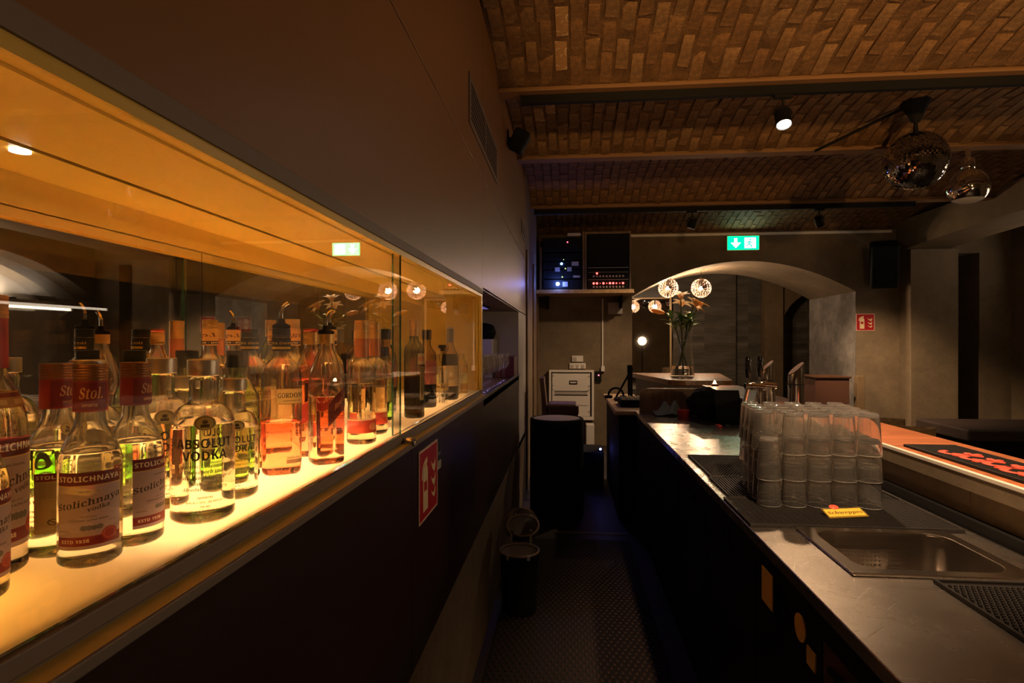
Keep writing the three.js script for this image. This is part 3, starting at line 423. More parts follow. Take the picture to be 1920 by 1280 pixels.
const SP = {
  stoli: { name: 'vodka_bottle', profile: [[0.027, 0], [0.031, 0.004], [0.0315, 0.02], [0.0315, 0.105], [0.0305, 0.122], [0.024, 0.142], [0.0165, 0.158], [0.0145, 0.172], [0.0145, 0.204]], level: 0.128, liquidMat: clearL, glassMat: clearG,
    dress(t, R) { part(t, 'label', wrap(R, 0.022, 0.108, -1.05, 1.05), PM.stoli); sleeve(t, 'neck_sleeve', 0.0172, 0.174, 0.209, M.red); part(t, 'neck_label', wrap(0.0172, 0.176, 0.207, -1.1, 1.1), PM.stoliNeck); capRidged(t, 0.0172, 0.2092, 0.228, MM.copper, 6); } },
  stoliBack: { name: 'vodka_bottle', level: 0.128, liquidMat: clearL, glassMat: clearG,
    dress(t, R) { part(t, 'back_label', wrap(R, 0.03, 0.1, -0.95, 0.95), PM.stoliBack); sleeve(t, 'neck_sleeve', 0.0172, 0.174, 0.209, M.red); part(t, 'neck_label', wrap(0.0172, 0.176, 0.207, -0.6, 1.6), PM.stoliNeck); capRidged(t, 0.0172, 0.2092, 0.228, MM.copper, 6); } },
  tall: { name: 'vodka_bottle', profile: [[0.03, 0], [0.034, 0.004], [0.034, 0.02], [0.034, 0.16], [0.031, 0.18], [0.022, 0.205], [0.0155, 0.225], [0.0145, 0.25], [0.0145, 0.29]], level: 0.19, liquidMat: clearL, glassMat: clearG,
    dress(t, R) { part(t, 'label', wrap(R, 0.03, 0.15, -1.1, 1.1), PM.stoli); part(t, 'shoulder_band', wrap(R, 0.182, 0.2, -3.1, 3.1), PM.bandGold); sleeve(t, 'neck_sleeve', 0.0172, 0.225, 0.28, M.red); capRidged(t, 0.0172, 0.2802, 0.306, MM.orangeCap, 6); } },
  absolut: { name: 'vodka_bottle', profile: [[0.036, 0], [0.0415, 0.005], [0.042, 0.02], [0.042, 0.128], [0.04, 0.146], [0.031, 0.16], [0.021, 0.166], [0.0185, 0.172], [0.0185, 0.204]], level: 0.138, wall: 0.004, liquidMat: clearL, glassMat: clearG,
    dress(t, R) { part(t, 'print', wrap(R, 0.012, 0.122, -1.0, 1.0), PM.absolut); part(t, 'seal', wrap((y) => R(y), 0.13, 0.152, -0.36, 0.36), PM.seal); capSmooth(t, 0.021, 0.205, 0.229, MM.silver); } },
  absolutSmall: { name: 'vodka_bottle', profile: [[0.031, 0], [0.0355, 0.005], [0.036, 0.02], [0.036, 0.108], [0.034, 0.123], [0.027, 0.135], [0.0185, 0.14], [0.0165, 0.146], [0.0165, 0.172]], level: 0.115, wall: 0.0035, liquidMat: clearL, glassMat: clearG,
    dress(t, R) { part(t, 'print', wrap(R, 0.012, 0.105, -1.0, 1.0), PM.absolut); part(t, 'seal', wrap((y) => R(y), 0.11, 0.128, -0.36, 0.36), PM.seal); capSmooth(t, 0.0185, 0.173, 0.194, MM.silver); } },
  green: { name: 'gin_bottle', profile: [[0.029, 0], [0.033, 0.004], [0.033, 0.02], [0.034, 0.14], [0.032, 0.156], [0.022, 0.178], [0.017, 0.186], [0.0165, 0.21]], level: 0.11, liquidMat: liquidMat([0.5, 0.85, 0.25], 0.04), glassMat: greenG, sq: 0.5, sqY: 0.14,
    dress(t, R) { part(t, 'label', wrap(R, 0.06, 0.135, -0.75, 0.75), PM.bombay); capSmooth(t, 0.0195, 0.206, 0.238, MM.capBlack); } },
  gordon: { name: 'gin_bottle', profile: [[0.032, 0], [0.036, 0.005], [0.037, 0.02], [0.0375, 0.18], [0.035, 0.2], [0.024, 0.216], [0.0155, 0.226], [0.0145, 0.24], [0.0145, 0.272]], level: 0.105, liquidMat: liquidMat([0.98, 0.45, 0.3], 0.05), glassMat: clearG, sq: 0.4, sqY: 0.17,
    dress(t, R) { part(t, 'label', wrap((y) => R(y) * 1.0, 0.135, 0.165, -0.3, 1.15, 0.4), PM.gordon); part(t, 'foot_label', wrap(R, 0.022, 0.036, 0.2, 1.1, 0.4), PM.gordonLow); sleeve(t, 'neck_band', 0.0168, 0.236, 0.262, MM.capBlack); part(t, 'neck_label', wrap(0.0168, 0.238, 0.262, -1.4, 1.4), PM.neckBlack); capRidged(t, 0.017, 0.263, 0.28, MM.capBlack, 3); } },
  jw: { name: 'whisky_bottle', profile: [[0.031, 0], [0.0345, 0.004], [0.035, 0.02], [0.035, 0.165], [0.033, 0.188], [0.023, 0.22], [0.0155, 0.238], [0.0145, 0.25], [0.0145, 0.272]], level: 0.17, liquidMat: liquidMat([0.97, 0.42, 0.3], 0.06), glassMat: clearG, sq: 0.7, sqY: 0.17,
    dress(t, R) { part(t, 'label', wrap(R, 0.09, 0.135, -0.9, 1.0, 0.7, 0.045), PM.jwRed); capRidged(t, 0.0168, 0.248, 0.276, MM.gold, 4); part(t, 'cap_top', lathe([[0, 0.276], [0.0165, 0.276], [0.016, 0.283], [0, 0.284]], 28), MM.capRed); } },
  jwPour: { name: 'whisky_bottle', profile: [[0.031, 0], [0.0345, 0.004], [0.035, 0.02], [0.035, 0.165], [0.033, 0.188], [0.023, 0.22], [0.0155, 0.238], [0.0145, 0.25], [0.0145, 0.272]], level: 0.14, liquidMat: liquidMat([0.99, 0.72, 0.58], 0.06), glassMat: clearG, sq: 0.7, sqY: 0.17,
    dress(t, R) { part(t, 'label', wrap(R, 0.1, 0.15, -0.15, 1.1, 0.7, 0.05), PM.jwDark); sleeve(t, 'neck_ring', 0.0165, 0.25, 0.274, MM.gold); pourer(t, 0.27, 0.0165); } },
  goldCap: { name: 'vodka_bottle', profile: [[0.032, 0], [0.0355, 0.004], [0.036, 0.02], [0.034, 0.1], [0.035, 0.175], [0.033, 0.192], [0.02, 0.205], [0.0155, 0.212], [0.015, 0.27]], level: 0.15, liquidMat: liquidMat([1, 0.85, 0.55], 0.12), glassMat: clearG,
    dress(t, R) { part(t, 'label', wrap(R, 0.028, 0.062, -1.3, 1.3), PM.redWhite); capRidged(t, 0.0175, 0.262, 0.308, MM.gold, 7); sleeve(t, 'neck_sleeve', 0.018, 0.215, 0.262, std([0.5, 0.2, 0.1], 0.4, { metalness: 0.4 })); } },
  rum: { name: 'rum_bottle', profile: [[0.032, 0], [0.0355, 0.004], [0.036, 0.02], [0.036, 0.18], [0.033, 0.2], [0.02, 0.22], [0.0165, 0.228], [0.016, 0.29]], level: 0.2, liquidMat: liquidMat([1, 0.9, 0.65], 0.1), glassMat: clearG,
    dress(t, R) { part(t, 'label', wrap(R, 0.05, 0.12, -1.2, 1.2), PM.wine); part(t, 'neck_label', wrap(0.0185, 0.245, 0.285, -3.1, 3.1), PM.rumNeck); sleeve(t, 'neck_sleeve', 0.0185, 0.245, 0.286, MM.gold); capRidged(t, 0.0178, 0.2862, 0.308, MM.gold, 4); } },
  amaro: { name: 'liqueur_bottle', profile: [[0.03, 0], [0.033, 0.004], [0.0335, 0.02], [0.0335, 0.22], [0.031, 0.236], [0.02, 0.252], [0.015, 0.262], [0.0145, 0.29]], level: 0.14, liquidMat: liquidMat([0.12, 0.08, 0.01], 0.03), glassMat: oliveG,
    dress(t, R) { part(t, 'label', wrap(R, 0.06, 0.215, -0.1, 1.25), PM.ave); sleeve(t, 'neck_sleeve', 0.0172, 0.272, 0.294, MM.gold); capRidged(t, 0.0174, 0.2942, 0.328, MM.gold, 7); } },
  wine: { name: 'wine_bottle', profile: [[0.033, 0], [0.037, 0.004], [0.037, 0.02], [0.037, 0.17], [0.034, 0.195], [0.022, 0.225], [0.0145, 0.25], [0.0145, 0.305]], level: 0.2, liquidMat: liquidMat([0.1, 0.03, 0.02], 0.02), glassMat: brownG,
    dress(t, R) { part(t, 'label', wrap(R, 0.06, 0.15, -1.0, 1.0), PM.wine); sleeve(t, 'foil', 0.0162, 0.25, 0.31, std([0.16, 0.15, 0.16], 0.4)); capSmooth(t, 0.0158, 0.3102, 0.318, MM.silver); } },
  dark: { name: 'liqueur_bottle', profile: [[0.033, 0], [0.037, 0.004], [0.037, 0.02], [0.037, 0.19], [0.034, 0.21], [0.02, 0.23], [0.016, 0.24], [0.016, 0.27]], level: 0.18, liquidMat: liquidMat([0.15, 0.02, 0.015], 0.02), glassMat: brownG,
    dress(t, R) { part(t, 'label', wrap(R, 0.09, 0.18, -1.2, 1.2), std([0.22, 0.05, 0.04], 0.6)); capSmooth(t, 0.0185, 0.262, 0.3, MM.capBlack); } },
  yellow: { name: 'liqueur_bottle', profile: [[0.026, 0], [0.03, 0.004], [0.03, 0.02], [0.03, 0.13], [0.026, 0.15], [0.015, 0.165], [0.0135, 0.2]], level: 0.13, liquidMat: liquidMat([0.95, 0.75, 0.1], 0.04), glassMat: clearG,
    dress(t, R) { part(t, 'label', wrap(R, 0.05, 0.1, -1.0, 1.0), PM.bombay); capSmooth(t, 0.0155, 0.195, 0.222, MM.gold); } },
};
SP.stoliBack.profile = SP.stoli.profile;
SP.gordonPour = { ...SP.gordon, level: 0.1, dress(t, R) { SP.gordon.dress(t, R); pourer(t, 0.2805, 0.0165); } };
SP.rumPour = { ...SP.rum, dress(t, R) { part(t, 'label', wrap(R, 0.05, 0.12, -1.2, 1.2), PM.wine); part(t, 'neck_label', wrap(0.0185, 0.245, 0.285, -3.1, 3.1), PM.rumNeck); sleeve(t, 'neck_sleeve', 0.0185, 0.245, 0.286, MM.gold); pourer(t, 0.2862, 0.0165); } };
bottle(SP.stoli, -0.588, 0.513, 'clear vodka bottle cut off by the left edge of the picture, nearest the camera', 0.5);
bottle(SP.tall, -0.637, 0.578, 'tallest vodka bottle at the left edge, red neck and gold band on its shoulder', 0.7);
bottle(SP.stoliBack, -0.62, 0.646, 'small red-necked vodka bottle showing its printed back label', 0.25);
bottle(SP.stoli, -0.554, 0.622, 'small red-necked vodka bottle with its mauve front label turned to the camera', -0.05);
bottle(SP.stoli, -0.552, 0.69, 'small red-necked vodka bottle with label turned half away, beside the round-shouldered vodka', 0.95);
bottle(SP.absolut, -0.668, 0.745, 'silver-capped round-shouldered vodka bottle hidden behind the red-necked bottles', -0.4);
bottle(SP.absolut, -0.631, 0.843, 'silver-capped round-shouldered vodka bottle half hidden behind the large front one', 0.1);
bottle(SP.absolut, -0.527, 0.79, 'large clear vodka bottle with bold black lettering and silver cap at the front', 0.06);
bottle(SP.absolutSmall, -0.549, 0.906, 'smaller silver-capped vodka bottle just right of the large lettered one', 0.1);
bottle(SP.absolutSmall, -0.665, 0.945, 'smaller silver-capped vodka bottle near the mirror behind the large lettered one', 0);
bottle(SP.green, -0.712, 1.02, 'green gin bottle with black cap standing against the mirror', 0.1);
bottle(SP.green, -0.613, 1.022, 'green gin bottle with black cap and pale oval label, nearer the front', 0.5);
bottle(SP.gordonPour, -0.557, 1.078, 'half-full gin bottle with cream label, pink contents and a steel pourer', 0.05);
bottle(SP.gordon, -0.646, 1.12, 'gin bottle with cream label and closed black cap behind the one with the pourer', 0.05);
bottle(SP.jw, -0.578, 1.255, 'square whisky bottle full of red liquid with slanting red label', 0.25);
bottle(SP.jwPour, -0.508, 1.175, 'square whisky bottle with steel pourer and slanting dark red label', 0.25);
bottle(SP.goldCap, -0.517, 1.41, 'clear bottle with ribbed gold cap and red foot label, left of the pane edge', 0.1);
bottle(SP.goldCap, -0.535, 1.56, 'clear bottle with ribbed gold cap and red foot label, behind the pane edge', 0.6);
bottle(SP.rumPour, -0.63, 1.48, 'rum bottle with gold neck wrap and steel pourer, left of the closed one', 0.2);
bottle(SP.rum, -0.66, 1.33, 'closed rum bottle with gold neck wrap behind the square whisky bottles', 0.2);
bottle(SP.rum, -0.628, 1.7, 'closed rum bottle with gold neck wrap beyond the pane edge', 0.2);
bottle(SP.green, -0.6, 1.83, 'green gin bottle with black cap beside the tall olive bottle', 0.2);
bottle(SP.amaro, -0.512, 1.895, 'tall olive-green liqueur bottle with gold cap and narrow vertical label', 0.1);
bottle(SP.dark, -0.66, 2.05, 'dark red liqueur bottle with black cap near the mirror behind the olive bottle', 0.2);
bottle(SP.dark, -0.545, 2.2, 'dark red liqueur bottle with black cap between the olive and the wine bottle', 0.2);
bottle(SP.dark, -0.64, 2.36, 'dark red liqueur bottle with black cap near the mirror behind the wine bottle', 0.2);
bottle(SP.wine, -0.515, 2.5, 'dark wine bottle with grey foil and pale label', 0.1);
bottle(SP.yellow, -0.61, 2.66, 'small yellow liqueur bottle with gold cap behind the wine bottle', 0.2);
bottle(SP.yellow, -0.52, 2.8, 'small yellow liqueur bottle with gold cap at the far end of the cabinet', 0.2);
bottle(SP.green, -0.63, 2.86, 'green gin bottle with black cap at the far end of the cabinet', 0.2);
{ // straw holders
  for (const [x, d, label, tape] of [[-0.522, 2.33, 'clear plastic holder of drinking straws with a handwritten tape strip', true], [-0.522, 2.66, 'clear glass of cocktail sticks near the far end of the cabinet', false]]) {
    const t = thing('straw_holder', label, 'holder', W(x, CF + 0.0005, d), Math.atan2(-x, d));
    part(t, 'cup', lathe([[0, 0], [0.032, 0], [0.036, 0.1], [0.0345, 0.1], [0.031, 0.003], [0, 0.003]], 28), M.thinGlass);
    if (tape) part(t, 'tape_label', wrap((y) => 0.0325 + y * 0.036, 0.055, 0.085, -1.4, 1.4), PM.tape);
    for (let i = 0; i < 9; i++) { const a = i * 2.4, r = 0.006 + 0.014 * rnd(); part(t, 'straw', tube([new THREE.Vector3(Math.cos(a) * r, 0.004, Math.sin(a) * r), new THREE.Vector3(Math.cos(a) * r * 1.9, 0.13 + 0.02 * rnd(), Math.sin(a) * r * 1.9)], 0.0022, 4, 6), i % 3 ? M.white : M.greyPlastic); }
  }
}

// ================================================================ SIGNS AND VENTS ON THE LEFT WALL
function drawExtinguisher(x, w, h) {
  x.fillStyle = '#d9b9a8'; x.fillRect(0, 0, w, h); x.fillStyle = '#a3131b'; x.fillRect(w * 0.03, h * 0.03, w * 0.94, h * 0.94); x.fillStyle = '#dcc9a0';
  x.fillRect(w * 0.2, h * 0.36, w * 0.25, h * 0.52); x.beginPath(); x.moveTo(w * 0.2, h * 0.37); x.quadraticCurveTo(w * 0.22, h * 0.26, w * 0.29, h * 0.24); x.lineTo(w * 0.29, h * 0.16); x.lineTo(w * 0.42, h * 0.14); x.lineTo(w * 0.42, h * 0.22); x.lineTo(w * 0.37, h * 0.24); x.quadraticCurveTo(w * 0.44, h * 0.28, w * 0.45, h * 0.37); x.fill();
  x.beginPath(); x.moveTo(w * 0.29, h * 0.17); x.quadraticCurveTo(w * 0.13, h * 0.22, w * 0.14, h * 0.42); x.lineTo(w * 0.18, h * 0.42); x.quadraticCurveTo(w * 0.18, h * 0.28, w * 0.3, h * 0.21); x.fill();
  x.fillStyle = '#a3131b'; x.fillRect(w * 0.25, h * 0.47, w * 0.15, h * 0.13); x.fillStyle = '#dcc9a0';
  for (const [y, s] of [[0.24, 1], [0.46, 0.95], [0.66, 0.8]]) { x.beginPath(); x.moveTo(w * 0.62, h * y); x.quadraticCurveTo(w * 0.66, h * (y + 0.14 * s), w * 0.8, h * (y + 0.2 * s)); x.quadraticCurveTo(w * 0.92, h * (y + 0.12 * s), w * 0.84, h * (y - 0.02)); x.quadraticCurveTo(w * 0.84, h * (y + 0.09), w * 0.76, h * (y + 0.08)); x.quadraticCurveTo(w * 0.68, h * (y + 0.08), w * 0.62, h * y); x.fill(); }
}
const extTex = canvasTex(256, 256, drawExtinguisher);
{
  const g = new THREE.BoxGeometry(0.003, 0.222, 0.245); const plain = std([0.6, 0.5, 0.45], 0.5), face = std([1, 1, 1], 0.45, { map: extTex });
  solo('safety_sign', g, [face, plain, plain, plain, plain, plain], 'red fire extinguisher sign stuck on the dark panel under the cabinet', 'sign', W(-0.4425, -0.443, 1.808));
  const st = canvasTex(64, 128, (x) => { x.fillStyle = '#0d1a22'; x.fillRect(0, 0, 64, 128); x.fillStyle = '#8a8e90'; x.fillRect(4, 54, 56, 4); x.fillRect(4, 62, 56, 4); x.fillStyle = '#b8b4a8'; x.fillRect(0, 92, 64, 36); x.fillStyle = '#555'; for (let i = 0; i < 4; i++) x.fillRect(6, 98 + i * 7, 50, 3); });
  const b = std([0.03, 0.04, 0.05], 0.5); solo('sticker', new THREE.BoxGeometry(0.002, 0.1, 0.05), [std([1, 1, 1], 0.5, { map: st }), b, b, b, b, b], 'small dark blue sticker just beyond the fire extinguisher sign', 'sticker', W(-0.443, -0.39, 1.965));
  const g2 = new THREE.BoxGeometry(0.26, 0.25, 0.004); solo('safety_sign', g2, [plain, plain, plain, plain, face, plain], 'red fire extinguisher sign on the far wall right of the arch', 'sign', W(4.392, 0.285, 8.997));
  for (const [d0, d1, h0, h1, label] of [[2.6, 3.645, 1.0, 1.235, 'long slatted air vent high on the left wall'], [5.6, 6.1, 1.05, 1.2, 'small far air vent high on the left wall']]) {
    const v = thing('air_vent', label, 'vent', W(-0.45, h0, (d0 + d1) / 2)); wpart(v, 'frame', merge([bx(-0.45, -0.444, h0, h0 + 0.03, d0, d1), bx(-0.45, -0.444, h1 - 0.03, h1, d0, d1), bx(-0.45, -0.444, h0 + 0.03, h1 - 0.03, d0, d0 + 0.04), bx(-0.45, -0.444, h0 + 0.03, h1 - 0.03, d1 - 0.04, d1), bx(-0.45, -0.444, h0 + 0.03, h1 - 0.03, (d0 + d1) / 2 - 0.012, (d0 + d1) / 2 + 0.012)]), M.ventPaint);
    const n = 6; for (let i = 0; i < n; i++) { const y = h0 + 0.045 + i * (h1 - h0 - 0.075) / n; const s = bx(-0.4495, -0.4435, y, y + 0.007, d0 + 0.04, d1 - 0.04); wpart(v, 'slat', s, M.ventPaint); }
    wpart(v, 'backing', bx(-0.4499, -0.449, h0 + 0.03, h1 - 0.03, d0 + 0.04, d1 - 0.04), M.black);
  }
  const sp = thing('ceiling_speaker', 'small black speaker bracketed to the left wall under the brick vault', 'speaker', W(-0.36, 1.5, 4.3));
  const g3 = new RoundedBoxGeometry(0.12, 0.16, 0.11, 2, 0.02); g3.rotateZ(-0.5); part(sp, 'housing', g3, M.black); part(sp, 'bracket', merge([metric(new THREE.BoxGeometry(0.1, 0.02, 0.02).translate(-0.05, 0.02, 0)), metric(new THREE.BoxGeometry(0.012, 0.1, 0.06).translate(-0.084, 0.03, 0))]), M.black);
}
{ // wine glasses in the niche
  const ls = thing('added_niche_light', 'slim violet strip added under the soffit to tint the wall niche', 'lamp', W(-0.66, 0.26, 4.2)); wpart(ls, 'lamp_body', bx(-0.7, -0.62, 0.262, 0.2745, 4.0, 4.6), M.black); wpart(ls, 'lamp_lens', bx(-0.69, -0.63, 0.259, 0.262, 4.02, 4.58), glow([0.35, 0.28, 1], 0.3));  // strip added to give the niche its violet light, no known source
  areaLight(W(-0.66, 0.256, 4.3), W(-0.66, -1, 4.3), 0.05, 0.5, 9, [0.45, 0.36, 1]);
  const prof = [[0, 0], [0.033, 0.001], [0.033, 0.0025], [0.006, 0.006], [0.0038, 0.015], [0.0035, 0.085], [0.006, 0.095], [0.026, 0.112], [0.037, 0.14], [0.038, 0.165], [0.0335, 0.215], [0.0325, 0.215], [0.037, 0.165], [0.036, 0.14], [0.025, 0.114], [0, 0.1]];
  const g = lathe(prof, 24); const ord = ['first', 'second', 'third', 'fourth', 'fifth', 'sixth', 'seventh', 'eighth', 'ninth', 'tenth', 'eleventh', 'twelfth', 'thirteenth', 'fourteenth'];
  for (let r = 0; r < 2; r++) for (let i = 0; i < 14; i++) solo('wine_glass', g, M.stemGlass, `${ord[i]} stemmed wine glass from the cabinet, ${r ? 'back' : 'front'} row in the wall niche`, 'wine glass', W(-0.5 - r * 0.105 + rr(-0.008, 0.008), -0.3099, 3.12 + i * 0.115 + r * 0.03), 'wine glasses in the wall niche');
  solo('storage_box', bx(-0.62, -0.452, -0.3099, -0.13, 4.88, 5.2, 0.006), std([0.1, 0.01, 0.01], 0.6), 'dark red box at the far end of the wall niche', 'box');
  const bag = new THREE.SphereGeometry(0.11, 20, 14); bag.scale(0.8, 0.7, 1.3); const p = bag.attributes.position; for (let i = 0; i < p.count; i++) { const k = 1 + 0.16 * Math.sin(p.getX(i) * 60 + p.getZ(i) * 45) * Math.cos(p.getY(i) * 50); p.setXYZ(i, p.getX(i) * k, Math.max(p.getY(i) * k, -0.06), p.getZ(i) * k); } bag.computeVertexNormals();
  const carton = solo('carton', bx(-0.8, -0.64, -0.3099, 0.02, 4.86, 5.24, 0.004), M.greyPlastic, 'pale carton behind the wine glasses at the end of the niche', 'carton');
  solo('dark_bundle', bag, M.blackMatt, 'crumpled dark bundle lying on the pale carton in the niche', 'bundle', W(-0.72, 0.08, 5.05));
}

// ================================================================ RACK, ELECTRICAL BOARD, CHAIR, DRUM, BIN AT THE FAR LEFT
{
  const sh = thing('wall_shelf', 'thin wooden shelf carrying the audio racks on the far wall', 'shelf', W(0.22, 0.69, 8.7)); wpart(sh, 'board', bx(-0.448, 0.94, 0.69, 0.745, 8.3, 8.999, 0.004), M.woodTan);
  for (const x of [-0.3, 0.8]) wpart(sh, 'bracket', bx(x - 0.015, x + 0.015, 0.5, 0.69, 8.7, 8.999), M.black);
  const L1 = thing('audio_rack', 'left open audio rack of black amplifiers with blue lights', 'rack', W(-0.08, 0.7455, 8.6));
  wpart(L1, 'frame', merge([bx(-0.4, -0.37, 0.7455, 1.36, 8.32, 8.9), bx(0.215, 0.245, 0.7455, 1.58, 8.32, 8.9)]), M.woodTrim);
  const hs = [[0.76, 0.9], [0.91, 1.04], [1.05, 1.16], [1.17, 1.28], [1.3, 1.5]];
  for (const [a, b] of hs) { const u = wpart(L1, 'amplifier', bx(-0.365, 0.21, a, b - 0.006, 8.34, 8.88, 0.006), M.black); wpart(u, 'handle', merge([bx(-0.35, -0.335, a + 0.02, b - 0.03, 8.32, 8.345), bx(0.18, 0.195, a + 0.02, b - 0.03, 8.32, 8.345)]), M.black); }
  for (const [x0, x1, h0, h1] of [[0.06, 0.16, 1.09, 1.15], [-0.18, -0.11, 1.01, 1.07], [-0.005, 0.06, 1.01, 1.07], [0.08, 0.18, 0.92, 0.95], [-0.07, 0.005, 0.79, 0.86], [-0.0, 0.19, 1.52, 1.56]]) wpart(L1, 'paper_tag', bx(x0, x1, h0, h1, 8.332, 8.3395), M.greyPlastic);
  const led = (g, x, h, r, c, k) => { const s = new THREE.SphereGeometry(r, 12, 8); s.translate(x, EYE + h, -8.334); wpart(g, 'indicator_led', s, glow(c, k)); };
  led(L1, -0.085, 1.12, 0.017, [0.1, 0.25, 1], 30); led(L1, -0.14, 0.83, 0.026, [0.15, 0.3, 1], 45); led(L1, -0.03, 1.05, 0.008, [0.6, 1, 0.2], 3); led(L1, -0.075, 0.93, 0.009, [0.6, 1, 0.2], 3); led(L1, 0, 1.43, 0.009, [1, 0.1, 0.15], 6); led(L1, -0.055, 1.18, 0.006, [0.6, 1, 0.2], 2);
  bulb(W(-0.14, 0.83, 8.28), L.blue, [0.12, 0.22, 1], 1); 
  const R1 = thing('audio_rack', 'right audio rack with a mixer showing a row of red lights', 'rack', W(0.58, 0.7455, 8.6));
  wpart(R1, 'case', merge([bx(0.25, 0.275, 0.7455, 1.57, 8.32, 8.9), bx(0.88, 0.9, 0.7455, 1.57, 8.32, 8.9), bx(0.275, 0.88, 1.54, 1.57, 8.32, 8.9), bx(0.275, 0.88, 0.7455, 1.54, 8.86, 8.9)]), M.woodTrim);
  wpart(R1, 'bay_shade_block', bx(0.29, 0.87, 1.08, 1.535, 8.34, 8.8, 0.004), M.blackMatt);  // black block put in the open bay to stand for its darkness
  const mx = wpart(R1, 'mixer', bx(0.29, 0.87, 0.75, 1.06, 8.34, 8.8, 0.006), M.black);
  wpart(mx, 'trim_line', merge([bx(0.29, 0.87, 1.055, 1.062, 8.333, 8.34), bx(0.29, 0.87, 0.99, 0.994, 8.335, 8.34), bx(0.29, 0.87, 0.885, 0.889, 8.335, 8.34)]), M.greyPlastic);
  for (let r = 0; r < 2; r++) for (let i = 0; i < 10; i++) { const k = cyl(0.012, 0.015, 0.02, 10); k.rotateX(Math.PI / 2); k.translate(0.375 + i * 0.046, EYE + (r ? 0.78 : 0.935), -8.33); wpart(mx, 'knob', k, M.greyPlastic); }
  [1, 1, 0.35, 1, 0.5, 1, 1, 0.7, 0.5, 1].forEach((s, i) => { const g = new THREE.SphereGeometry(0.013 * s + 0.002, 10, 8); g.translate(0.375 + i * 0.046, EYE + 0.833, -8.334); wpart(mx, 'indicator_led', g, glow([1, 0.06, 0.05], 9 * s)); });
  led(mx, 0.42, 0.975, 0.014, [1, 0.06, 0.05], 9);
}
{
  const e = thing('electrical_board', 'white electrical distribution board on the far wall behind the chair', 'cabinet', W(0.06, -1.2, 8.95));
  wpart(e, 'frame', merge([bx(-0.282, -0.25, -1.2, -0.44, 8.88, 8.999), bx(0.37, 0.403, -1.2, -0.44, 8.88, 8.999), bx(-0.25, 0.37, -0.47, -0.44, 8.88, 8.999), bx(-0.25, 0.37, -1.2, -1.15, 8.88, 8.999)]), M.white);
  wpart(e, 'cover', bx(-0.235, 0.345, -1.145, -0.49, 8.9, 8.995, 0.004), M.white);
  wpart(e, 'breaker_window', merge([bx(-0.19, 0.3, -0.815, -0.77, 8.893, 8.9)]), M.greyPlastic); wpart(e, 'breaker_slot', merge([bx(-0.2, 0.31, -0.825, -0.815, 8.892, 8.9), bx(-0.2, 0.31, -0.77, -0.76, 8.892, 8.9), bx(0.03, 0.15, -0.655, -0.64, 8.892, 8.9), bx(0.03, 0.15, -0.61, -0.6, 8.892, 8.9), bx(0.03, 0.04, -0.64, -0.61, 8.892, 8.9), bx(0.14, 0.15, -0.64, -0.61, 8.892, 8.9), bx(0.1, 0.31, -0.985, -0.98, 8.898, 8.9)]), M.black);
  for (const [x, h] of [[-0.22, -0.53], [0.33, -0.53], [-0.22, -0.68], [0.33, -0.68], [-0.22, -0.74], [0.33, -0.74], [0.33, -1.07]]) { const s = cyl(0.013, 0.013, 0.01, 10); s.rotateX(Math.PI / 2); s.translate(x, EYE + h, -8.897); wpart(e, 'screw', s, M.greyPlastic); }
  const k = thing('switch_bank', 'white triple switch plate above the electrical board', 'switch', W(0.15, -0.42, 8.99)); wpart(k, 'plate', bx(0.03, 0.28, -0.42, -0.335, 8.97, 8.999, 0.006), M.white); for (let i = 0; i < 3; i++) wpart(k, 'rocker', bx(0.05 + i * 0.08, 0.1 + i * 0.08, -0.41, -0.36, 8.962, 8.97, 0.003), M.greyPlastic);
  const k2 = thing('switch_plate', 'white double plate above the triple switch', 'switch', W(0.15, -0.32, 8.99)); wpart(k2, 'plate', bx(0.07, 0.24, -0.315, -0.22, 8.97, 8.999, 0.006), M.white); wpart(k2, 'rocker', bx(0.09, 0.14, -0.3, -0.24, 8.962, 8.97, 0.003), M.greyPlastic);
  const cd = thing('cable_conduit', 'thin white conduit running down the far wall to a socket', 'conduit', W(0.54, -0.45, 8.99)); wpart(cd, 'pipe', bx(0.528, 0.55, -0.38, 0.66, 8.975, 8.999, 0.003), M.white); wpart(cd, 'junction', bx(0.515, 0.57, -0.46, -0.38, 8.95, 8.999, 0.004), M.white);
  const so = thing('wall_socket', 'black socket with red pilot light beside the electrical board', 'socket', W(0.46, -0.62, 8.99)); wpart(so, 'plate', bx(0.42, 0.52, -0.62, -0.46, 8.96, 8.999, 0.005), M.black); const s = new THREE.SphereGeometry(0.01, 10, 8); s.translate(0.478, EYE - 0.52, -8.958); wpart(so, 'pilot_led', s, glow([1, 0.1, 0.15], 8));
  const ja = thing('junction_box', 'small grey junction box under the shelf on the far wall', 'box', W(0.72, 0.42, 8.99)); wpart(ja, 'body', bx(0.62, 0.84, 0.42, 0.6, 8.94, 8.999, 0.006), M.greyPlastic);
  solo('low_box', bx(0.28, 0.4, -1.609, -1.25, 8.7, 8.95, 0.005), M.white, 'white box standing on the floor under the electrical board', 'box');
}
{ // chair
  const c = thing('wooden_chair', 'brown chair with leather seat in front of the electrical board', 'chair', W(-0.08, -1.61, 6.35));
  wpart(c, 'seat', bx(-0.22, 0.12, -0.8, -0.665, 6.15, 6.5, 0.04), M.leather);
  const b = new THREE.BoxGeometry(0.045, 0.42, 0.34); b.rotateZ(0.1); b.translate(-0.255, EYE - 0.6, -6.32); wpart(c, 'backrest', metric(b), M.leather);
  for (const [x, d] of [[-0.2, 6.18], [0.1, 6.18], [-0.2, 6.47], [0.1, 6.47]]) wpart(c, 'leg', bx(x - 0.018, x + 0.018, -1.6095, -0.8, d - 0.018, d + 0.018, 0.004), M.woodDark);
}
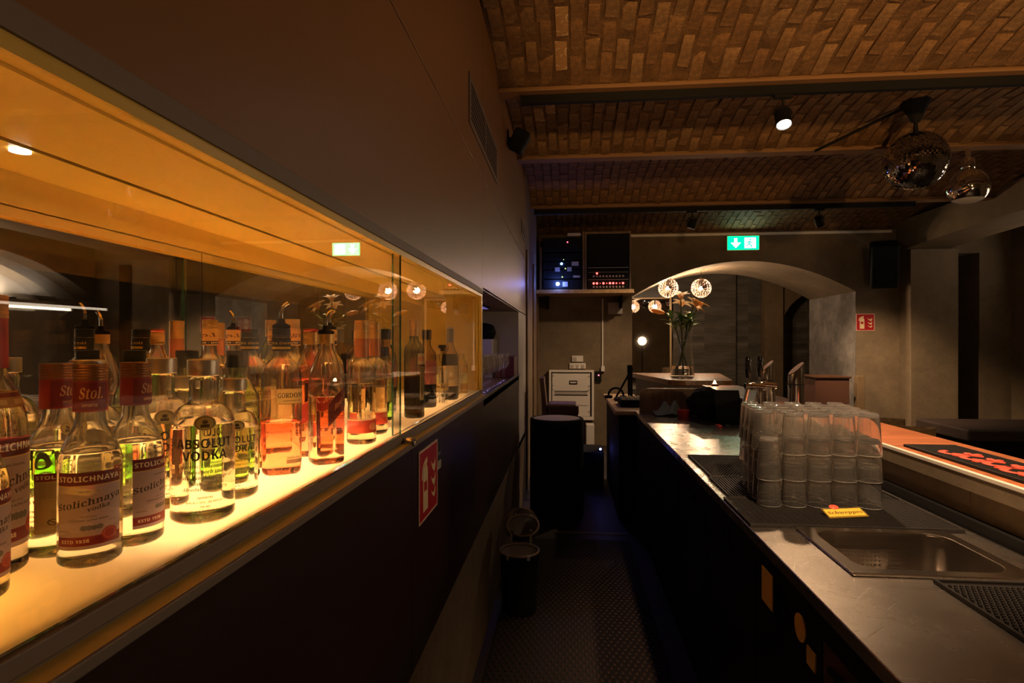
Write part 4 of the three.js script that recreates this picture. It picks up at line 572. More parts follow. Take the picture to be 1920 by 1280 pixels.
{ // drum bin
  const d = thing('drum_bin', 'tall black cylindrical bin with a pale flat lid in the aisle', 'bin', W(-0.1, -1.6095, 5.4));
  part(d, 'body', lathe([[0, 0], [0.24, 0], [0.25, 0.01], [0.25, 0.88], [0.247, 0.895], [0.235, 0.9], [0.225, 0.9], [0.22, 0.89], [0, 0.89]], 48), M.blackMatt); part(d, 'lid', lathe([[0, 0.8905], [0.218, 0.8905], [0.214, 0.896], [0, 0.897]], 40), std([0.36, 0.27, 0.2], 0.6));
}
{ // open kitchen bin
  const b = thing('waste_bin', 'small black waste bin standing open by the left wall', 'bin', W(-0.285, -1.6015, 3.42));
  part(b, 'body', lathe([[0, 0], [0.09, 0], [0.1, 0.01], [0.115, 0.355], [0.112, 0.355], [0.097, 0.014], [0, 0.012]], 40), M.black);
  part(b, 'rim', lathe([[0.108, 0.352], [0.12, 0.352], [0.121, 0.362], [0.117, 0.366], [0.108, 0.364], [0.108, 0.352]], 40), std([0.32, 0.24, 0.17], 0.35));
  part(b, 'liner', lathe([[0, 0.02], [0.094, 0.02], [0.107, 0.35], [0.105, 0.35], [0.092, 0.022], [0, 0.022]], 32), std([0.42, 0.38, 0.36], 0.5));
  const l = lathe([[0, 0], [0.112, 0], [0.117, 0.006], [0.11, 0.022], [0, 0.03]], 40); l.rotateX(-1.35); l.translate(0, 0.47, -0.125); part(b, 'lid', l, M.chrome);
  for (const x of [-0.06, 0.06]) { part(b, 'hinge', metric(new THREE.BoxGeometry(0.014, 0.06, 0.014).translate(x, 0.385, -0.112)), M.greyPlastic); part(b, 'clip', metric(new RoundedBoxGeometry(0.018, 0.03, 0.012, 2, 0.004).translate(x, 0.352, 0.106)), M.greyPlastic); }
}

// ================================================================ WORK COUNTER AND BAR
const K = -0.58, KX0 = 0.567, KX1 = 1.23;
{
  const c = thing('work_counter', 'scratched stainless steel work counter behind the bar', 'counter', W(0.9, -1.61, 2.3));
  // worktop with a cut-out for the sink
  const sh = new THREE.Shape(); const z0 = -4.9, z1 = 1.0; sh.moveTo(KX0, z0); sh.lineTo(KX1, z0); sh.lineTo(KX1, z1); sh.lineTo(KX0, z1); sh.closePath();
  const ho = new THREE.Path(); ho.moveTo(0.725, -1.84); ho.lineTo(1.115, -1.84); ho.lineTo(1.115, -1.52); ho.lineTo(0.725, -1.52); ho.closePath(); sh.holes.push(ho);
  const g = new THREE.ExtrudeGeometry(sh, { depth: 0.03, bevelEnabled: true, bevelSize: 0.002, bevelThickness: 0.002, bevelSegments: 1 }); g.rotateX(Math.PI / 2); g.translate(0, EYE + K - 0.002, 0); 
  wpart(c, 'worktop', metric(g), M.steel);
  wpart(c, 'fascia', bx(KX0 + 0.012, KX0 + 0.03, K - 0.1, K - 0.034, -1.0, 4.9), M.black);
  const doors = [[-1, 0.55], [0.55, 1.16], [1.16, 1.42], [1.42, 1.9], [1.9, 2.55], [2.55, 3.2], [3.2, 3.85], [3.85, 4.9]];
  doors.forEach(([a, b], i) => { const d = wpart(c, 'door', bx(KX0 + 0.03, KX0 + 0.05, -1.5, K - 0.105, a + 0.004, b - 0.004, 0.003), i === 1 || i === 2 ? std([0.07, 0.012, 0.01], 0.45) : M.black); wpart(d, 'handle', bx(KX0 + 0.018, KX0 + 0.03, K - 0.17, K - 0.155, (a + b) / 2 - 0.08, (a + b) / 2 + 0.08, 0.003), M.black); });
  wpart(c, 'carcass', bx(KX0 + 0.05, KX1, -1.61, K - 0.2, -1.0, 4.9), M.blackMatt);
  const end = new THREE.Shape(); end.moveTo(0.6, K + 0.001); end.lineTo(1.2, K + 0.001); end.lineTo(1.2, -0.392); end.lineTo(0.66, -0.392); end.quadraticCurveTo(0.6, -0.392, 0.6, -0.45); end.closePath();
  const eg = new THREE.ExtrudeGeometry(end, { depth: 0.02, bevelEnabled: false }); eg.translate(0, EYE, -4.9); wpart(c, 'end_panel', metric(eg), M.woodTrim);
  wpart(c, 'end_panel_edge', bx(0.66, 1.2, -0.3915, -0.389, 4.88, 4.9), M.whiteEdge);
}
{ // stickers on the counter front
  const st = std([0.75, 0.5, 0.16], 0.5); const flat = (name, g, label) => solo(name, g, st, label, 'sticker');
  flat('sticker', bx(KX0 + 0.009, KX0 + 0.0118, -0.765, -0.665, 1.69, 1.78), 'square yellow sticker on the dark counter front'); 
  const o = cyl(0.035, 0.035, 0.003, 24); o.rotateZ(Math.PI / 2); o.translate(KX0 + 0.0285, EYE - 0.735, -1.545); flat('sticker', o, 'round yellow sticker on the dark counter front');
  flat('sticker', bx(KX0 + 0.026, KX0 + 0.0295, -0.8, -0.755, 1.45, 1.5), 'small yellow sticker low on the dark counter front');
}
{ // sink
  const s = thing('sink', 'inset stainless steel sink with rounded bowl and perforated strainer', 'sink', W(0.92, K + 0.0025, 1.68));
  const rr2 = (x0, x1, z0, z1, r, P) => { P.moveTo(x0 + r, z0); P.lineTo(x1 - r, z0); P.quadraticCurveTo(x1, z0, x1, z0 + r); P.lineTo(x1, z1 - r); P.quadraticCurveTo(x1, z1, x1 - r, z1); P.lineTo(x0 + r, z1); P.quadraticCurveTo(x0, z1, x0, z1 - r); P.lineTo(x0, z0 + r); P.quadraticCurveTo(x0, z0, x0 + r, z0); return P; };
  const o = rr2(0.703, 1.135, -1.858, -1.5, 0.006, new THREE.Shape()), h = rr2(0.735, 1.105, -1.83, -1.53, 0.07, new THREE.Path()); o.holes.push(h);
  const g = new THREE.ExtrudeGeometry(o, { depth: 0.004, bevelEnabled: true, bevelSize: 0.002, bevelThickness: 0.0015, bevelSegments: 2 }); g.rotateX(Math.PI / 2); g.translate(0, EYE + K + 0.007, 0); wpart(s, 'rim', metric(g), M.steelBowl);
  // bowl: rounded outline lofted down
  const out = rr2(0.735, 1.105, -1.83, -1.53, 0.07, new THREE.Shape()).getSpacedPoints(64), cx = 0.92, cz = -1.68; const pos = [], ix = []; const lev = [[1, 0], [1, -0.03], [0.975, -0.034], [0.97, -0.15], [0.93, -0.175], [0.8, -0.18], [0.001, -0.184]];
  lev.forEach(([k, y]) => out.forEach((p) => pos.push(cx + (p.x - cx) * k, EYE + K + 0.004 + y, cz + (p.y - cz) * k))); const n = out.length; for (let j = 0; j < lev.length - 1; j++) for (let i = 0; i < n - 1; i++) { const a = j * n + i, b = a + n; ix.push(a, a + 1, b, b, a + 1, b + 1); }
  const bg = new THREE.BufferGeometry(); bg.setAttribute('position', new THREE.Float32BufferAttribute(pos, 3)); bg.setAttribute('uv', new THREE.Float32BufferAttribute(new Float32Array(pos.length / 3 * 2), 2)); bg.setIndex(ix); bg.computeVertexNormals(); wpart(s, 'bowl', bg, M.steelBowl);
  // strainer plate with real holes
  const ps = new THREE.Shape(); ps.moveTo(-0.13, -0.06); ps.lineTo(0.13, -0.06); ps.lineTo(0.13, 0.06); ps.lineTo(-0.13, 0.06); ps.closePath();
  for (let b = 0; b < 3; b++) for (let i = 0; i < 6; i++) for (let j = 0; j < 9; j++) { const x = -0.12 + b * 0.085 + i * 0.0115, y = -0.05 + j * 0.0125, q = new THREE.Path(); q.moveTo(x, y); q.lineTo(x + 0.006, y); q.lineTo(x + 0.006, y + 0.006); q.lineTo(x, y + 0.006); q.closePath(); ps.holes.push(q); }
  const pg = new THREE.ExtrudeGeometry(ps, { depth: 0.0015, bevelEnabled: false }); pg.translate(0.895, EYE + K - 0.098, -1.806); wpart(s, 'strainer', metric(pg), M.steelBowl);
}
function ribbedMat(name, label, x0, x1, d0, d1, base, axis) {
  const m = thing(name, label, 'mat', W((x0 + x1) / 2, base, (d0 + d1) / 2));
  wpart(m, 'base', bx(x0 + 0.004, x1 - 0.004, base, base + 0.003, d0 + 0.004, d1 - 0.004), M.rubber);
  wpart(m, 'border', merge([bx(x0, x1, base, base + 0.01, d0, d0 + 0.007, 0.002), bx(x0, x1, base, base + 0.01, d1 - 0.007, d1, 0.002), bx(x0, x0 + 0.007, base, base + 0.01, d0 + 0.007, d1 - 0.007, 0.002), bx(x1 - 0.007, x1, base, base + 0.01, d0 + 0.007, d1 - 0.007, 0.002)]), M.rubber);
  if (axis === 'nub') { const g = cyl(0.0032, 0.0042, 0.006, 6); const nx = Math.floor((x1 - x0 - 0.03) / 0.0125), nd = Math.floor((d1 - d0 - 0.03) / 0.0125), im = new THREE.InstancedMesh(g, M.rubber, nx * nd), mm = new THREE.Matrix4(); let k = 0; for (let i = 0; i < nx; i++) for (let j = 0; j < nd; j++) { mm.makeTranslation(x0 + 0.018 + i * 0.0125 + (j % 2) * 0.006 - m.position.x, EYE + base + 0.006 - m.position.y, -(d0 + 0.018 + j * 0.0125) - m.position.z); im.setMatrixAt(k++, mm); } im.name = 'nubs'; im.userData.kind = 'stuff'; m.add(im); }
  else { const list = []; if (axis === 'x') for (let d = d0 + 0.014; d < d1 - 0.012; d += 0.011) list.push(bx(x0 + 0.008, x1 - 0.008, base + 0.003, base + 0.0085, d, d + 0.005)); for (let x = x0 + 0.014; x < x1 - 0.012; x += axis === 'x' ? 0.02 : 0.011) list.push(bx(x, x + 0.0045, base + 0.003, base + 0.0075, d0 + 0.008, d1 - 0.008)); const r = wpart(m, 'ribs', merge(list), M.rubber); r.userData.kind = 'stuff'; }
  return m;
}
const ky = K + 0.0003;
ribbedMat('drip_tray', 'smooth black drip tray furthest along the steel counter', 0.605, 1.2, 2.52, 2.98, ky, 'nub');
ribbedMat('bar_mat', 'black ribbed bar mat under the back of the tumbler pile', 0.595, 1.2, 2.19, 2.505, ky, 'z');
const matFront = ribbedMat('bar_mat', 'black ribbed bar mat under the front row of tumblers beside the sink', 0.57, 1.2, 1.868, 2.182, ky, 'x');
ribbedMat('bar_mat', 'black studded bar mat in front of the sink at the right edge', 0.875, 1.225, 0.85, 1.478, ky, 'nub');
{ const t = canvasTex(256, 96, (x, w, h) => { x.fillStyle = '#e2b23c'; x.fillRect(0, 0, w, h); x.strokeStyle = '#2a1c08'; x.lineWidth = 6; x.strokeRect(4, 4, w - 8, h - 8); script(x, 'Schweppes', 14, 62, 41, '#2a1c08'); });
  const l = wpart(matFront, 'logo_plate', bx(-0.065, 0.065, 0, 0.003, -0.024, 0.024).translate(0, -EYE, 0), std([0.7, 0.45, 0.1], 0.5), 'yellow badge printed with black writing'); const g = l.geometry; l.material = [std([1, 1, 1], 0.5, { map: t })][0];
  const uv = g.attributes.uv, p = g.attributes.position; g.computeBoundingBox(); const bb = g.boundingBox; for (let i = 0; i < uv.count; i++) uv.setXY(i, (p.getX(i) - bb.min.x) / (bb.max.x - bb.min.x), 1 - (p.getZ(i) - bb.min.z) / (bb.max.z - bb.min.z));
  g.center(); l.position.set(0.905 - matFront.position.x, EYE + ky + 0.0105 - matFront.position.y, -1.985 - matFront.position.z); l.rotation.set(0.32, 0.12, 0); l.position.y += 0.008;
  const d = wpart(l, 'red_dot', new THREE.SphereGeometry(0.016, 14, 8).scale(1, 0.25, 0.8), M.redBright); d.position.set(-0.02, 0.002, -0.03); d.geometry.center(); }
{ // tumblers, stacked three high upside down
  const thin = lathe([[0.0318, 0.138], [0.0325, 0.134], [0.0408, 0.001]], 30);
  const shell = lathe([[0.0308, 0.1375], [0.032, 0.1375], [0.0325, 0.134], [0.0408, 0.002], [0.0388, 0.002], [0.0306, 0.13], [0.0308, 0.1375]], 30), rim = new THREE.TorusGeometry(0.0396, 0.0012, 6, 36); rim.rotateX(Math.PI / 2); rim.translate(0, 0.0014, 0);
  const base = lathe([[0, 0.1458], [0.0268, 0.1458], [0.0305, 0.142], [0.0315, 0.134], [0.029, 0.13], [0, 0.1315]], 24);
  const rows = ['front row', 'second row', 'middle row', 'fourth row', 'back row'], cols = ['leftmost stack', 'second stack from left', 'middle stack', 'second stack from right', 'rightmost stack'], lev = ['bottom', 'middle', 'top'];
  for (let j = 0; j < 5; j++) for (let i = 0; i < 5; i++) for (let k = 0; k < 3; k++) {
    if (j === 0 && i === 0 && k === 2) continue;
    const X = 0.703 + i * 0.0832 + j * 0.009 + (j === 0 && i === 0 ? 0 : rr(-0.0007, 0.0007)), D = 2.096 + j * 0.0835, y = ky + 0.0102 + k * 0.089, label = `clear tumbler, ${lev[k]} of the ${cols[i]} in the ${rows[j]} of the pile`;
    const t = thing('tumbler', label, 'glass', W(X, y, D), rnd() * 6, 'upturned tumblers piled on the bar mats');
    part(t, 'wall', j === 0 || i === 0 ? shell : thin, j === 0 || i === 0 ? M.solidGlass : M.brightScuffGlass); part(t, 'foot', base, M.footGlass); part(t, 'rim', rim, M.rimGlass);
  }
}
const B = -0.403, BX0 = 1.235, BX1 = 1.555;
{ // bar
  const b = thing('bar_counter', 'long orange wooden bar counter with pale front edge', 'bar', W(1.4, -1.61, 2.4));
  wpart(b, 'top_board', bx(BX0 + 0.016, BX1, B - 0.035, B, -1.0, 5.46, 0.003), M.barWood);
  wpart(b, 'edge_strip', bx(BX0, BX0 + 0.0155, B - 0.012, B + 0.001, -1.0, 5.46, 0.002), M.whiteEdge, 'pale edging strip');
  wpart(b, 'edge_face', bx(BX0 + 0.003, BX0 + 0.0155, B - 0.06, B - 0.0125, -1.0, 5.46), M.wallTaupe);
  for (const [d0, d1] of [[-1, 0.6], [0.6, 1.95], [1.95, 3.3], [3.3, 4.4], [4.4, 5.44]]) wpart(b, 'splash_panel', bx(BX0 + 0.03, BX0 + 0.05, K + 0.02, B - 0.036, d0 + 0.001, d1 - 0.001), M.wallTan);
  wpart(b, 'splash_foot', bx(BX0 + 0.003, BX0 + 0.05, K - 0.03, K + 0.03, -1.0, 5.44), M.black);
  wpart(b, 'front', bx(BX0 + 0.05, BX1 - 0.08, -1.61, B - 0.036, -1.0, 5.44), M.woodDark);
  const m = ribbedMat('bar_runner', 'black rubber bar runner with raised red lettering on the wooden bar', 1.283, 1.47, 0.9, 2.345, B + 0.0003, 'x');
  // raised red script, too foreshortened to read
  const list = []; const sh = (x0, d0, x1, d1, w) => { const a = new THREE.BoxGeometry(w, 0.003, Math.hypot(x1 - x0, d1 - d0)); a.rotateY(Math.atan2(x1 - x0, -(d1 - d0))); a.translate((x0 + x1) / 2, EYE + B + 0.0105, -(d0 + d1) / 2); return a; };
  for (let k = 0; k < 12; k++) { const d = 2.18 - k * 0.098, g = new THREE.TorusGeometry(0.034, 0.011, 6, 18, 4.6); g.rotateX(Math.PI / 2); g.scale(1.1, 0.14, 1.15); g.translate(1.365 + (k % 3) * 0.008, EYE + B + 0.0095, -d); list.push(g, sh(1.325, d - 0.06, 1.425, d - 0.035, 0.017), sh(1.345, d - 0.02, 1.41, d - 0.075, 0.014)); }
  wpart(m, 'raised_lettering', merge(list), M.redBright, 'raised red script lettering');
}
{ // far counter with the vase
  const v = thing('far_counter', 'short wooden counter beyond the bar, carrying the vase', 'counter', W(1.2, -1.61, 6.7));
  const s = new THREE.Shape(); s.moveTo(0.8, -7.45); s.lineTo(1.9, -7.45); s.lineTo(1.7, -6.15); s.quadraticCurveTo(1.66, -6.03, 1.55, -6.03); s.lineTo(1.2, -6.03); s.quadraticCurveTo(1.1, -6.05, 1.05, -6.15); s.closePath();
  const g = new THREE.ExtrudeGeometry(s, { depth: 0.045, bevelEnabled: true, bevelSize: 0.004, bevelThickness: 0.004, bevelSegments: 2 }); g.rotateX(Math.PI / 2); g.translate(0, EYE + B, 0); wpart(v, 'board', metric(g), phys([0.3, 0.16, 0.08], { roughness: 0.25, map: woodMap }));
  const f = new THREE.Shape(); f.moveTo(0.86, -7.4); f.lineTo(1.82, -7.4); f.lineTo(1.62, -6.15); f.lineTo(1.12, -6.15); f.closePath(); const g2 = new THREE.ExtrudeGeometry(f, { depth: 1.15, bevelEnabled: false }); g2.rotateX(Math.PI / 2); g2.translate(0, EYE + B - 0.05, 0); wpart(v, 'body', metric(g2), M.woodDark);
}
{ // vase with lilies
  const P0 = W(1.3, B + 0.0045, 6.7), sc = 1.0; const v = thing('glass_vase', 'tall flared clear glass vase holding lilies on the far counter', 'vase', P0);
  part(v, 'glass', lathe([[0, 0], [0.13, 0], [0.135, 0.01], [0.125, 0.12], [0.1, 0.38], [0.105, 0.5], [0.135, 0.62], [0.132, 0.62], [0.1, 0.5], [0.095, 0.38], [0.12, 0.12], [0.128, 0.02], [0, 0.015]], 40), M.thinGlass);
  part(v, 'water', lathe([[0, 0.018], [0.126, 0.02], [0.119, 0.12], [0, 0.121]], 36), phys([1, 1, 1], { transmission: 1, roughness: 0, thickness: 0.1, ior: 1.33, attenuationColor: col([0.9, 0.93, 0.9]), attenuationDistance: 0.3 }));
  const green = phys([0.09, 0.17, 0.04], { roughness: 0.5, transmission: 0.2, thickness: 0 }), stemM = std([0.06, 0.09, 0.03], 0.6), petalM = phys([0.85, 0.48, 0.16], { roughness: 0.6, transmission: 0.35, thickness: 0 }), petalP = phys([0.9, 0.66, 0.42], { roughness: 0.6, transmission: 0.35, thickness: 0 });
  const leafGeo = (len, wid, bend) => { const n = 8, pos = [], uv = [], ix = []; for (let i = 0; i <= n; i++) { const t = i / n, w = wid * Math.sin(Math.PI * Math.pow(t, 0.8)) * 0.5 + 0.0005, y = Math.sin(t * bend) / bend * len, z = (1 - Math.cos(t * bend)) / bend * len; for (const [s, o] of [[-1, 0.35], [0, 0], [1, 0.35]]) { pos.push(s * w, y, z - o * w); uv.push((s + 1) / 2, t); } } for (let i = 0; i < n; i++) for (let k = 0; k < 2; k++) { const a = i * 3 + k, b = a + 3; ix.push(a, a + 1, b, b, a + 1, b + 1); } const g = new THREE.BufferGeometry(); g.setAttribute('position', new THREE.Float32BufferAttribute(pos, 3)); g.setAttribute('uv', new THREE.Float32BufferAttribute(uv, 2)); g.setIndex(ix); g.computeVertexNormals(); return g; };
  const petal = leafGeo(0.15, 0.065, 1.5), bud = lathe([[0, 0], [0.012, 0.01], [0.022, 0.05], [0.018, 0.1], [0, 0.13]], 12), leaf = leafGeo(0.2, 0.05, 1.0);
  const heads = [[-0.03, 0.86, 0.06, 0.3, -0.2, 0, 'pale cream lily with upright petals in the vase'], [0.1, 0.78, 0.1, 0.9, 0.7, 1, 'orange lily turned to the front in the vase'], [0.18, 0.8, 0.0, 0.5, 1.3, 1, 'orange lily leaning to the right in the vase'], [0.0, 0.8, -0.08, 0.4, 2.4, 0, 'pale cream lily at the back of the vase'], [-0.2, 0.72, 0.05, 0.2, -1.4, 1, 'orange lily bud leaning left out of the vase']];
  heads.forEach(([x, y, z, tilt, yaw, o, label], q) => {
    const f = thing('lily', label, 'flower', P0.clone().add(new THREE.Vector3(0, 0.03, 0)), 0, 'lilies in the glass vase');
    part(f, 'stem', tube([new THREE.Vector3(-x * 0.4, 0.0, -z * 0.4), new THREE.Vector3(x * 0.15, 0.35, z * 0.15), new THREE.Vector3(x * 0.5, 0.58, z * 0.5), new THREE.Vector3(x, y - 0.03, z)], 0.007, 24, 7), stemM);
    const head = new THREE.Group(); head.name = 'flower_head'; head.position.set(x, y - 0.03, z); head.rotation.set(tilt * Math.cos(yaw), 0, -tilt * Math.sin(yaw)); f.add(head);
    if (q === 4) { head.rotation.z = 1.35; part(head, 'bud', bud.clone().scale(1.3, 1.3, 1.3), petalM); } else for (let k = 0; k < 6; k++) { const p = part(head, 'petal', petal, o ? petalM : petalP); p.rotation.set(q === 0 ? 0.15 : 0.5, 0, 0); const w = new THREE.Group(); p.rotation.order = 'YXZ'; p.rotation.y = k * Math.PI / 3 + q; }
    for (let k = 0; k < 7; k++) { const t = 0.42 + k * 0.045, l = part(f, 'leaf', leaf, green); l.position.set(x * t * 0.9, 0.25 + t * 0.55, z * t * 0.9); l.rotation.order = 'YXZ'; l.rotation.y = k * 2.4 + q; l.rotation.x = 0.5 + 0.3 * rnd(); }
  });
}
{ // tea light on the bar, cup, cloth, bag
  const t = thing('tea_light', 'lit tea light candle at the far end of the bar', 'candle', W(1.33, B + 0.0003, 5.38)); part(t, 'tin', lathe([[0, 0], [0.03, 0], [0.031, 0.02], [0.029, 0.02], [0.028, 0.004], [0, 0.004]], 24), M.aluBright); part(t, 'wax', lathe([[0, 0.0045], [0.0275, 0.0045], [0.0275, 0.016], [0, 0.016]], 20), M.white);
  part(t, 'flame', lathe([[0, 0.017], [0.014, 0.024], [0.011, 0.036], [0, 0.052]], 12), glow([1, 0.62, 0.28], 22)); bulb(W(1.33, B + 0.035, 5.38), 0.08, [1, 0.6, 0.3], 0.5);
  const c = thing('red_cup', 'small dark red cup on the far end of the steel counter', 'cup', W(0.87, ky, 4.45)); part(c, 'body', lathe([[0, 0], [0.04, 0], [0.046, 0.06], [0.043, 0.06], [0.037, 0.004], [0, 0.004]], 28), M.red); part(c, 'rim', lathe([[0.043, 0.0602], [0.046, 0.0602], [0.0455, 0.064], [0.0435, 0.064], [0.043, 0.0602]], 28), M.redBright);
  const cloth = new THREE.PlaneGeometry(0.3, 0.24, 24, 20); cloth.rotateX(-Math.PI / 2); const p = cloth.attributes.position; for (let i = 0; i < p.count; i++) { const x = p.getX(i), z = p.getZ(i); p.setY(i, 0.004 + 0.09 * Math.exp(-((x + 0.02) ** 2 / 0.008 + (z * z) / 0.006)) * (1 + 0.4 * Math.sin(x * 60 + z * 30)) + 0.006 * Math.sin(x * 40) * Math.sin(z * 46) + 0.006); }
  cloth.computeVertexNormals(); solo('bar_cloth', cloth, std([0.2, 0.27, 0.28], 0.9), 'crumpled pale blue cloth at the far end of the steel counter', 'cloth', W(0.83, ky, 4.66));
  const bag = new THREE.SphereGeometry(0.16, 28, 20); const q = bag.attributes.position; for (let i = 0; i < q.count; i++) { const x = q.getX(i), y = q.getY(i), z = q.getZ(i), k = 1 + 0.13 * Math.sin(x * 38 + 1) * Math.cos(z * 31) + 0.08 * Math.sin(y * 60); q.setXYZ(i, x * k * 0.85, Math.max(y * k * 0.75, -0.1), z * k * 1.1); } bag.computeVertexNormals();
  solo('black_bag', bag, M.blackMatt, 'crumpled black bag at the far end of the steel counter', 'bag', W(1.06, ky + 0.1, 4.52));
  const tb = thing('tablet_stand', 'slanted dark tablet on a wire stand beside the black bag', 'stand', W(1.13, ky, 4.2)); const g = new RoundedBoxGeometry(0.18, 0.24, 0.012, 2, 0.005); g.rotateX(-0.5); g.translate(0, 0.125, 0); part(tb, 'tablet', g, M.black); part(tb, 'prop', tube([new THREE.Vector3(0.06, 0.006, -0.14), new THREE.Vector3(0.06, 0.14, -0.07)], 0.005, 4, 8), M.chrome); part(tb, 'foot', metric(new THREE.BoxGeometry(0.16, 0.008, 0.2).translate(0, 0.004, -0.04)), M.black);
  solo('lighter', new RoundedBoxGeometry(0.025, 0.012, 0.08, 2, 0.005), M.redBright, 'small red lighter lying on the steel counter before the drip tray', 'lighter', W(1.03, ky + 0.006, 4.05));
  solo('paper_bundle', (() => { const g2 = new THREE.ConeGeometry(0.05, 0.16, 9, 3); g2.translate(0, 0.08, 0); return g2; })(), std([0.4, 0.34, 0.27], 0.8), 'pale paper bundle poking up behind the black bag', 'paper', W(1.06, ky, 4.8));
}
{ // beer taps: two chrome columns with slanted faces and two faucets with black handles
  const slant = (r, h, drop) => { const g = new THREE.CylinderGeometry(r, r, h, 36, 1); g.translate(0, h / 2, 0); const p = g.attributes.position; for (let i = 0; i < p.count; i++) if (p.getY(i) > h * 0.9) p.setY(i, h + p.getX(i) / r * drop); g.computeVertexNormals(); return g; };
  [[1.155, 3.05, 'right chrome beer tap column with slanted top, behind the tumblers'], [1.1, 3.32, 'left chrome beer tap column with slanted top, behind the tumblers']].forEach(([x, d, label], i) => {
    const t = thing('beer_tap_column', label, 'beer tap', W(x, ky, d)); part(t, 'column', slant(0.038, 0.44, 0.035), M.chrome); part(t, 'base_flange', lathe([[0, 0.0005], [0.055, 0.0005], [0.055, 0.01], [0.042, 0.014], [0, 0.014]], 32), M.chrome);
    const f = new THREE.CylinderGeometry(0.034, 0.034, 0.003, 32); f.rotateZ(0); const p = f.attributes.position; for (let k = 0; k < p.count; k++) p.setY(k, p.getY(k) + p.getX(k) / 0.038 * 0.035); f.computeVertexNormals(); f.translate(0, 0.4425, 0); part(t, 'top_plate', f, M.leather); part(t, 'collar', lathe([[0.0375, 0.36], [0.041, 0.36], [0.041, 0.366], [0.0375, 0.366], [0.0375, 0.36]], 32), M.black);
  });
  [[0.905, 3.0, 'left beer faucet with black lever handle and chrome spout'], [0.995, 3.1, 'right beer faucet with black lever handle and chrome spout']].forEach(([x, d, label], i) => {
    const t = thing('beer_faucet', label, 'beer tap', W(x + 0.06, ky, d)); const V = (a, b, c) => new THREE.Vector3(a, b, c);
    part(t, 'stand', lathe([[0, 0.0005], [0.035, 0.0005], [0.035, 0.008], [0.017, 0.014], [0.016, 0.36], [0, 0.36]], 24), M.chrome);
    part(t, 'body', tube([V(0.02, 0.35, 0), V(-0.03, 0.355, 0), V(-0.075, 0.352, 0)], 0.017, 14, 16), M.chrome); part(t, 'nut', tube([V(-0.028, 0.355, 0), V(-0.045, 0.355, 0)], 0.022, 3, 8), M.chrome);
    part(t, 'spout', tube([V(-0.062, 0.345, 0), V(-0.07, 0.31, 0), V(-0.085, 0.24, 0)], 0.0105, 14, 12), M.chrome); const h = part(t, 'lever', tube([V(-0.06, 0.36, 0), V(-0.06, 0.4, 0)], 0.008, 4, 12), M.chrome);
    const g = lathe([[0, 0.395], [0.011, 0.397], [0.016, 0.43], [0.0165, 0.47], [0.013, 0.5], [0, 0.508]], 20); g.translate(-0.06, 0, 0); part(t, 'handle', g, phys([0.012, 0.012, 0.014], { roughness: 0.15, clearcoat: 1 }));
  });
}
{ // DJ desk left of the far counter
  const t = thing('dj_desk', 'pale wooden desk with black front behind the counter end', 'desk', W(0.7, -1.61, 5.9)); wpart(t, 'top', bx(0.42, 0.78, -0.66, -0.62, 5.2, 6.9, 0.012), M.woodTan); wpart(t, 'front', bx(0.46, 0.77, -1.609, -0.66, 5.24, 5.3), M.black); wpart(t, 'side', bx(0.46, 0.5, -1.609, -0.66, 5.3, 6.86), M.black);
  const m = thing('dj_mixer', 'black mixing desk with silver controls on the pale desk', 'mixer', W(0.72, -0.6195, 5.7)); wpart(m, 'body', bx(0.5, 0.77, -0.6195, -0.55, 5.5, 5.85, 0.008), M.black); for (let i = 0; i < 6; i++) for (let j = 0; j < 4; j++) { const k = cyl(0.009, 0.011, 0.018, 10); k.translate(0.53 + i * 0.042, EYE - 0.541, -(5.55 + j * 0.08)); wpart(m, 'knob', k, M.aluBright); }
  const l = thing('laptop_stand', 'folded black stand leaning behind the mixing desk', 'stand', W(0.68, -0.6195, 6.3)); const g = new THREE.BoxGeometry(0.05, 0.34, 0.02); g.rotateX(-0.2); g.translate(0.66, EYE - 0.42, -6.2); wpart(l, 'post', metric(g), M.black); const g2 = new THREE.BoxGeometry(0.02, 0.36, 0.02); g2.rotateZ(-0.5); g2.translate(0.6, EYE - 0.435, -6.2); wpart(l, 'strut', metric(g2), M.black); wpart(l, 'foot', bx(0.5, 0.76, -0.6195, -0.6, 6.1, 6.3, 0.004), M.black);
  const hp = thing('headphones', 'black headphones lying on the pale desk', 'headphones', W(0.53, -0.6195, 6.4)); const to = new THREE.TorusGeometry(0.08, 0.012, 8, 24, Math.PI); part(hp, 'headband', to.translate(0, 0.03, 0), M.black); for (const x of [-0.08, 0.08]) { const e = lathe([[0, 0], [0.04, 0], [0.044, 0.012], [0.04, 0.03], [0, 0.032]], 20); e.translate(x, 0, 0); part(hp, 'ear_cup', e, M.blackMatt); }
  const sp = thing('blue_lit_case', 'flight case glowing blue on the floor beside the desk', 'case', W(0.25, -1.6095, 6.6)); wpart(sp, 'case', bx(0.12, 0.4, -1.6095, -1.22, 6.4, 6.9, 0.01), M.black); const s = new THREE.SphereGeometry(0.012, 10, 8); s.translate(0.36, EYE - 1.18, -6.38); wpart(sp, 'indicator_led', s, glow([0.2, 0.25, 1], 20)); bulb(W(0.36, -1.15, 6.3), 0.01, [0.08, 0.1, 1], 0.6);
}

